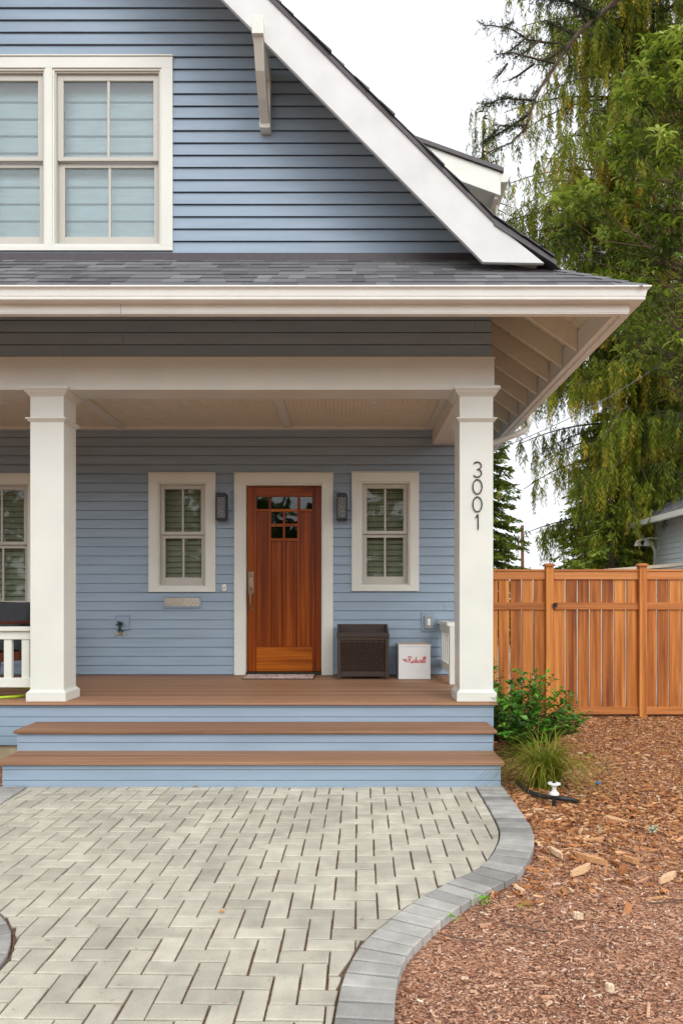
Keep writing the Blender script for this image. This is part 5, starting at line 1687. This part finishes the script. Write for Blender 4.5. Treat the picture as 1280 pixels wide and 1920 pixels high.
def leafy_shrub(name, base, rx, ry, h, nst, label, seed, mat, lsz=.05, cat='shrub', lean=(0, 0), zb=-.03, per=26):
    rng = np.random.default_rng(seed)
    t = thing(name, base, label, cat)
    W = MB(); Q = []; RR = []
    for k in range(nst):
        a = rng.uniform(0, 2 * np.pi); rr_ = math.sqrt(rng.uniform(0.02, 1))
        tip = Vector((base[0] + lean[0] + math.cos(a) * rx * rr_, base[1] + lean[1] + math.sin(a) * ry * rr_, h * (1 - .45 * rr_ ** 2) * rng.uniform(.45, 1.08)))
        p0 = Vector((base[0] + rng.normal(0, .05), base[1] + rng.normal(0, .05), zb))
        mid = p0.lerp(tip, .5) + Vector((0, 0, .06))
        W.tube([tuple(p0), tuple(mid), tuple(tip)], [.006, .004, .002], 5)
        s = np.sort(rng.uniform(.3, 1.0, per)); n = per
        pts = np.array([(1 - u_) ** 2 * np.array(p0) + 2 * u_ * (1 - u_) * np.array(mid) + u_ * u_ * np.array(tip) for u_ in s])
        ax = np.array((tip - mid).normalized())
        al = np.arange(n) * 2.4 + rng.uniform(0, 6)
        D = unit_rows(np.stack([np.cos(al), np.sin(al), rng.uniform(-.15, .6, n)], 1) + ax[None] * .4)
        U = np.tile(np.array([[0, 0, 1.0]]), (n, 1)) + rng.normal(0, .3, (n, 3))
        L = lsz * rng.uniform(.7, 1.35, n); Wd = L * rng.uniform(.45, .62, n)
        Q.append(leaf_pair(pts + D * .008, D, U, L, Wd, .22, .15))
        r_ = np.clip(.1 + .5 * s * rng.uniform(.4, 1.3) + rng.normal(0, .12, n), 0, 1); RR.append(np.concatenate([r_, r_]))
    W.build('stem', M['twig'], t); quadmesh('leaves', np.concatenate(Q), mat, t, np.concatenate(RR))
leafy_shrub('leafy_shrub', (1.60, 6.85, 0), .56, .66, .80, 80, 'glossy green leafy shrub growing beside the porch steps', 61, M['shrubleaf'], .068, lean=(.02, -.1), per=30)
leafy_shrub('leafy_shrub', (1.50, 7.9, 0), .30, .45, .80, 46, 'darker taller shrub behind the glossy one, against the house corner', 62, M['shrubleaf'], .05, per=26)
leafy_shrub('leafy_shrub', (-3.28, 6.15, 0), .32, .25, .36, 24, 'green plant at the left end of the porch steps, only a leaf tip in view', 63, M['shrubleaf'], .09, per=14)
leafy_shrub('garden_bush', (X(1110, 16), 15.9, 0), 1.3, .5, 2.3, 90, 'light green bush just showing over the top of the gate', 64, M['broadleaf'], .12, per=34)
def sedge(name, base, n, ln, label, seed):
    rng = np.random.default_rng(seed)
    Q = []; RR = []
    for k in range(n):
        a = rng.uniform(0, 2 * np.pi); l = ln * rng.uniform(.55, 1.15); out = rng.uniform(.2, 1.0) ** .8
        p = np.array([base[0] + rng.normal(0, .045), base[1] + rng.normal(0, .045), base[2]])
        dirh = np.array([math.cos(a), math.sin(a), 0]); sd = np.array([-math.sin(a), math.cos(a), 0]); w = rng.uniform(.003, .0055)
        pts = []
        for i in range(6):
            s = i / 5
            pts.append(p + dirh * (l * out * s ** 1.4 * .9) + np.array([0, 0, l * (1.05 * s - (.25 + .75 * out) * s * s)]))
        r_ = min(1, max(0, rng.normal(.48, .25)))
        for i in range(5):
            w0, w1 = w * (1 - i / 5.5), w * (1 - (i + 1) / 5.5)
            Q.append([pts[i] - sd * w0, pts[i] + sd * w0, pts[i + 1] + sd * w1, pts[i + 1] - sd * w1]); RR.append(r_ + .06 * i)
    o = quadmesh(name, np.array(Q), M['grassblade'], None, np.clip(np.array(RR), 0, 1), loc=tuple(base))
    tag(o, label, 'ornamental grass')
gx, gy = G(1020, 1468)
sedge('sedge_clump', (gx, gy, -.03), 760, .76, 'arching yellow green sedge clump in front of the shrub by the steps', 71)

# ------------------------------------------------------------------ small things in the mulch
fx, fy = G(1038, 1502)
t = thing('garden_spool', (fx, fy, -.03), 'white spool shaped plastic fixture on a black stake in front of the sedge', 'garden fixture')
zt_ = Z(1466, fy); k_ = fy / FPX
MB().lathe([(11.5 * k_ * .3, 0), (11.8 * k_, -.002), (11.9 * k_, -.010), (7 * k_, -.016), (4.2 * k_, -.030), (3.8 * k_, -.045), (4.6 * k_, -.058), (8.5 * k_, -.070), (9.4 * k_, -.076), (9.3 * k_, -.084), (5 * k_, -.086)], (fx, fy, zt_ - .006), 28).build('spool', M['plastic_w'], t, smooth=False)
MB().lathe([(.009, .004), (.013, .004), (.013, -.002), (.002, -.002)], (fx, fy, zt_ - .004), 16).build('hub', M['black'], t)
MB().tube([(fx, fy, zt_ - .09), (fx, fy, -.08)], .014, 10).build('stake', M['blackhose'], t)
pts = [(*G(968, 1462), .0), (*G(974, 1474), .012), (*G(985, 1484), .012), (*G(1000, 1491), .010), (*G(1020, 1496), .010), (*G(1045, 1499), .010), (*G(1068, 1501), .008), (*G(1080, 1497), -.02)]
o = MB().tube(pts, .0165, 10).build('irrigation_hose', M['blackhose'], smooth=True, loc=pts[3]); tag(o, 'black irrigation hose lying in the mulch under the sedge clump', 'hose')

def wood_piece(px0, py0, px1, py1, wpx, label, seed, r=.8):
    rng = np.random.default_rng(seed)
    a = np.array([*G(px0, py0), .0]); b = np.array([*G(px1, py1), .006]); L = np.linalg.norm(b - a); ax = (b - a) / L; sd = np.array([-ax[1], ax[0], 0]); w = wpx * a[1] / FPX / 2
    m = MB(); n = 7; rows = []
    for i in range(n + 1):
        s = i / n; ww = w * (math.sin(math.pi * (s * .86 + .07)) ** .85) * rng.uniform(.75, 1.2); c = a + (b - a) * s + sd * rng.normal(0, .1) * w
        rows.append([c - sd * ww + [0, 0, -.02], c - sd * ww * .9 + [0, 0, .004 + w * .12 + rng.uniform(0, .003)], c + sd * ww * .9 + [0, 0, .004 + w * .12 + rng.uniform(0, .005)], c + sd * ww + [0, 0, -.02]])
    i0 = 0
    for rw in rows: m.v += [tuple(p) for p in rw]
    for i in range(n):
        for j in range(3): m.f.append((i * 4 + j, i * 4 + j + 1, (i + 1) * 4 + j + 1, (i + 1) * 4 + j)); m.m.append(0)
    m.f.append((0, 1, 2, 3)); m.m.append(0); m.f.append(tuple(n * 4 + j for j in (3, 2, 1, 0))); m.m.append(0)
    o = m.build('wood_piece', M['chip'], rnd=[r] * len(m.f), loc=tuple(a)); tag(o, label, 'wood chip', 'large wood pieces on the mulch')
wood_piece(1080, 1600, 1137, 1618, 13, 'long tan split of wood, largest piece lying on the mulch', 81, .72)
wood_piece(1070, 1637, 1106, 1623, 12, 'pale curved bark piece just below the long tan split', 82, .82)
wood_piece(1030, 1588, 1054, 1606, 9, 'light splinter of wood between the path edging and the long tan split', 83, .9)
wood_piece(1235, 1650, 1264, 1638, 12, 'thick pale wood piece lying near the right edge of the photo', 84, .85)
wood_piece(1168, 1606, 1197, 1616, 9, 'dry wood sliver right of the long tan split', 85, .7)
wood_piece(1160, 1634, 1172, 1624, 13, 'stubby brown wood knot below the dry sliver', 86, .25)
wood_piece(1074, 1712, 1092, 1718, 10, 'whitish wood chip alone on the lower red mulch', 87, 1.0)
wood_piece(1135, 1846, 1150, 1854, 11, 'pale square wood chip near the bottom of the mulch', 88, 1.0)
wood_piece(915, 1476, 926, 1471, 5, 'pinkish chip lying on the path edging against the bottom step', 89, .95)

def twig(pts, label, r=.004):
    P = [(*G(a, b), .006) for a, b in pts]
    o = MB().tube(P, r, 6).build('twig', M['twig'], loc=P[0]); tag(o, label, 'twig', 'fallen twigs on the mulch')
twig(((945, 1735), (980, 1741), (1012, 1748), (1030, 1748)), 'thin dark twig below the curved path edging')
twig(((1215, 1697), (1250, 1694), (1285, 1688)), 'thin twig at the right edge of the mulch')
twig(((1115, 1580), (1150, 1590), (1195, 1600)), 'thin branching twig above the long tan split', .004)
twig(((830, 1755), (870, 1764), (905, 1768)), 'reddish twig near the outer side of the path edging')

def weed(px_, py_, label, seed, n=26, sz=.028, mat='shrubleaf', name='weed', cat='weed'):
    rng = np.random.default_rng(seed); x, y = G(px_, py_)
    a = rng.uniform(0, 6.28, n); P = np.stack([x + rng.normal(0, sz * .8, n), y + rng.normal(0, sz * .8, n), np.abs(rng.normal(.012, .012, n))], 1)
    D = unit_rows(np.stack([np.cos(a), np.sin(a), rng.uniform(.1, .9, n)], 1)); U = np.tile(np.array([[0, 0, 1.]]), (n, 1)) + rng.normal(0, .2, (n, 3))
    L = sz * rng.uniform(.6, 1.2, n); q = leaf_pair(P, D, U, L, L * .6); r_ = np.clip(rng.normal(.8, .15, n), 0, 1)
    o = quadmesh(name, q, M[mat], None, np.concatenate([r_, r_]), loc=(x, y, 0)); tag(o, label, cat)
weed(902, 1692, 'bright green weed sprouting at the outer edge of the grey path edging', 91)
weed(852, 1728, 'tiny green weed lower down along the path edging', 92, 14, .018)
weed(978, 1703, 'sparse olive weed in the red mulch below the wood pieces', 93, 16, .022, 'grassblade')
weed(1222, 1560, 'pale green tuft of lichen lying on the mulch at right', 94, 60, .022, 'lichen', 'lichen_tuft', 'lichen')
weed(1126, 1563, 'small pale tuft of lichen left of the larger one', 95, 26, .014, 'lichen', 'lichen_tuft', 'lichen')
weed(1106, 1422, 'small green sprig in the mulch right of the shrub', 96, 12, .025)

def dry_leaf(px_, py_, sz, label, seed, z=.006):
    rng = np.random.default_rng(seed); x, y = G(px_, py_); m = MB(); n = 12; c = (x, y, z + .004)
    ring_ = []
    for k in range(n):
        r_ = sz * (1 if k % 2 else .5) * rng.uniform(.8, 1.1); th = 6.283 * k / n
        ring_.append((x + r_ * math.cos(th), y + r_ * math.sin(th), z + rng.uniform(0, .012)))
    for k in range(n): m.face([c, ring_[k], ring_[(k + 1) % n]])
    o = m.build('fallen_leaf', M['autumn'], loc=(x, y, z)); tag(o, label, 'leaf', 'dry leaves on the paving')
dry_leaf(416, 1713, .018, 'small orange leaf lying in the middle of the pale paving', 97)
dry_leaf(366, 1476, .024, 'yellow orange leaf at the foot of the bottom step', 98)
dry_leaf(302, 1492, .016, 'tan dry leaf on the paving near the bottom step', 99)
bx0, by0 = G(1121, 1467)
o = MB().box(bx0 - .014, bx0 + .014, by0 - .008, by0 + .008, -.012, .006).build('plastic_scrap', M['bluebit'], bevel=.002, loc=(bx0, by0, 0)); tag(o, 'tiny bright blue plastic scrap on the mulch right of the spool', 'litter')

# ------------------------------------------------------------------ wood chips (uncountable)
def inside_path(x, y):
    # distance to the outer edge of the edging: positive = on the paving
    c = cRa; i = np.argmin((c[:, 0] - x) ** 2 + (c[:, 1] - y) ** 2)
    return i
cRa, cLa = np.array(cR), np.array(cL)
def chips(n, region, size, seed, zlift, fade=None):
    rng = np.random.default_rng(seed)
    x0, x1, y0, y1 = region
    xs = rng.uniform(x0, x1, n); ys = rng.uniform(y0, y1, n)
    keep = np.ones(n, bool)
    # x of right outer edge / left outer edge at each y
    o = np.argsort(cRa[:, 1])
    for s in range(0, n, 4000):
        X_, Y_ = xs[s:s + 4000], ys[s:s + 4000]
        for c, sg in ((cRa, 1), (cLa, -1)):
            d2 = (X_[:, None] - c[None, :, 0]) ** 2 + (Y_[:, None] - c[None, :, 1]) ** 2
            bi = d2.argmin(1); dist = np.sqrt(d2.min(1))
            k0 = np.clip(bi - 3, 0, len(c) - 1); k1 = np.clip(bi + 3, 0, len(c) - 1)
            tx = c[k1, 0] - c[k0, 0]; ty = c[k1, 1] - c[k0, 1]
            side = ((X_ - c[bi, 0]) * (-ty) + (Y_ - c[bi, 1]) * tx) * sg   # >0 outside
            if sg == 1: keep_r = (side > 0) & (dist > .222)
            else: keep_l = (side > 0) & (dist > .222)
        keep[s:s + 4000] = keep_r | keep_l
    if fade:
        edge = np.array([mnoise.noise((a * 1.1, 7.3, 0)) * .35 + mnoise.noise((a * 4, b * 4, 5)) * .25 for a, b in zip(xs, ys)])
        pr = np.clip((ys + edge - fade[0]) / (fade[1] - fade[0]), 0, 1)
        keep &= rng.random(n) < pr
    keep &= ~((xs < 1.24) & (xs > -2.70) & (ys > 5.62)) & ~((ys > 6.5) & (xs < 1.32)) & (ys < 9.6)
    xs, ys = xs[keep], ys[keep]; m = len(xs)
    z = np.array([ground_h(a, b) for a, b in zip(xs, ys)]) + rng.uniform(-.004, zlift, m)
    th = rng.normal(0, .9, m); el = rng.normal(0, .22, m)
    D = np.stack([np.cos(th) * np.cos(el), np.sin(th) * np.cos(el), np.sin(el)], 1)
    S = unit_rows(np.cross(D, np.tile([[0, 0, 1.]], (m, 1)) + rng.normal(0, .35, (m, 3)))); N = np.cross(S, D)
    L = size * rng.lognormal(0, .45, m); W = L * rng.uniform(.12, .36, m); T = np.minimum(W * .4, .006)
    P = np.stack([xs, ys, z], 1); L2, W2, T2 = L[:, None] / 2, W[:, None] / 2, T[:, None]
    tap = rng.uniform(.4, 1.0, m)[:, None]
    A = P - D * L2 - S * W2 * tap; B = P + D * L2 - S * W2; Cc = P + D * L2 * .93 + S * W2 * tap; E_ = P - D * L2 * .9 + S * W2
    up = N * T2
    top = np.stack([A + up, B + up, Cc + up, E_ + up], 1)
    s1 = np.stack([A - up, B - up, B + up, A + up], 1); s2 = np.stack([E_ - up, Cc - up, Cc + up, E_ + up], 1)
    r = np.clip(rng.beta(1.7, 2.1, m), 0, 1)
    return np.concatenate([top, s1, s2]), np.concatenate([r, r, r])
parts = [chips(78000, (.7, 4.8, 3.3, 9.6), .020, 101, .016, (3.6, 4.6)), chips(3500, (.7, 3.6, 3.3, 5.6), .036, 102, .018, (3.5, 4.6)), chips(2500, (-5, -2.4, 3, 6.5), .03, 103, .014), chips(120, (1.0, 3.4, 4.0, 5.2), .065, 106, .016)]
o = quadmesh('wood_chips', np.concatenate([p[0] for p in parts]), M['chip'], None, np.concatenate([p[1] for p in parts])); tag(o, kind='stuff')
parts = [chips(100000, (-.1, 3.2, 2.3, 5.1), .0100, 104, .007, (5.2, 4.0)), chips(2600, (-.1, 3.2, 2.3, 5.0), .022, 105, .008, (5.0, 4.0)), chips(2500, (-4, -1.2, 2.0, 4), .016, 107, .01)]
o = quadmesh('fine_mulch', np.concatenate([p[0] for p in parts]), M['finechip'], None, np.concatenate([p[1] for p in parts])); tag(o, kind='stuff')
# needle litter on the paving
rng = np.random.default_rng(121)
n = 420
xs_ = rng.uniform(-2.9, .9, n); ys_ = rng.uniform(2.4, 5.6, n)
ok = np.array([(nearest(cR, a, b)[1][0] > a + .02) for a, b in zip(xs_, ys_)])
xs_, ys_ = xs_[ok], ys_[ok]; n = len(xs_)
th = rng.uniform(0, 6.28, n); D = np.stack([np.cos(th), np.sin(th), rng.normal(0, .05, n)], 1); S = np.stack([-np.sin(th), np.cos(th), np.zeros(n)], 1)
F = Foliage(); F.add(np.stack([xs_, ys_, np.full(n, .004)], 1), D, S, rng.uniform(.006, .035, n), rng.uniform(.002, .005, n), rng.beta(1.2, 2.5, n))
o = F.build('needle_litter', M['chip']); tag(o, kind='stuff')
# ------------------------------------------------------------------ woods across the street (seen in the glass)
rng = np.random.default_rng(111)
n = 9000
px_ = rng.uniform(-70, 70, n); hh = 10.6 + 1.0 * np.sin(px_ * .33) + .8 * np.sin(px_ * .9 + 1)
P = np.stack([px_, -46 + rng.normal(0, 2.2, n), rng.uniform(0, 1, n) ** .8 * hh], 1)
D = unit_rows(rng.normal(size=(n, 3))); S = unit_rows(np.cross(D, rng.normal(size=(n, 3))))
F = Foliage(); F.add(P, D, S, rng.uniform(.8, 1.9, n), rng.uniform(.7, 1.3, n), rng.normal(.4, .2, n))
o = F.build('far_woods', M['spruceleaf']); tag(o, kind='stuff')
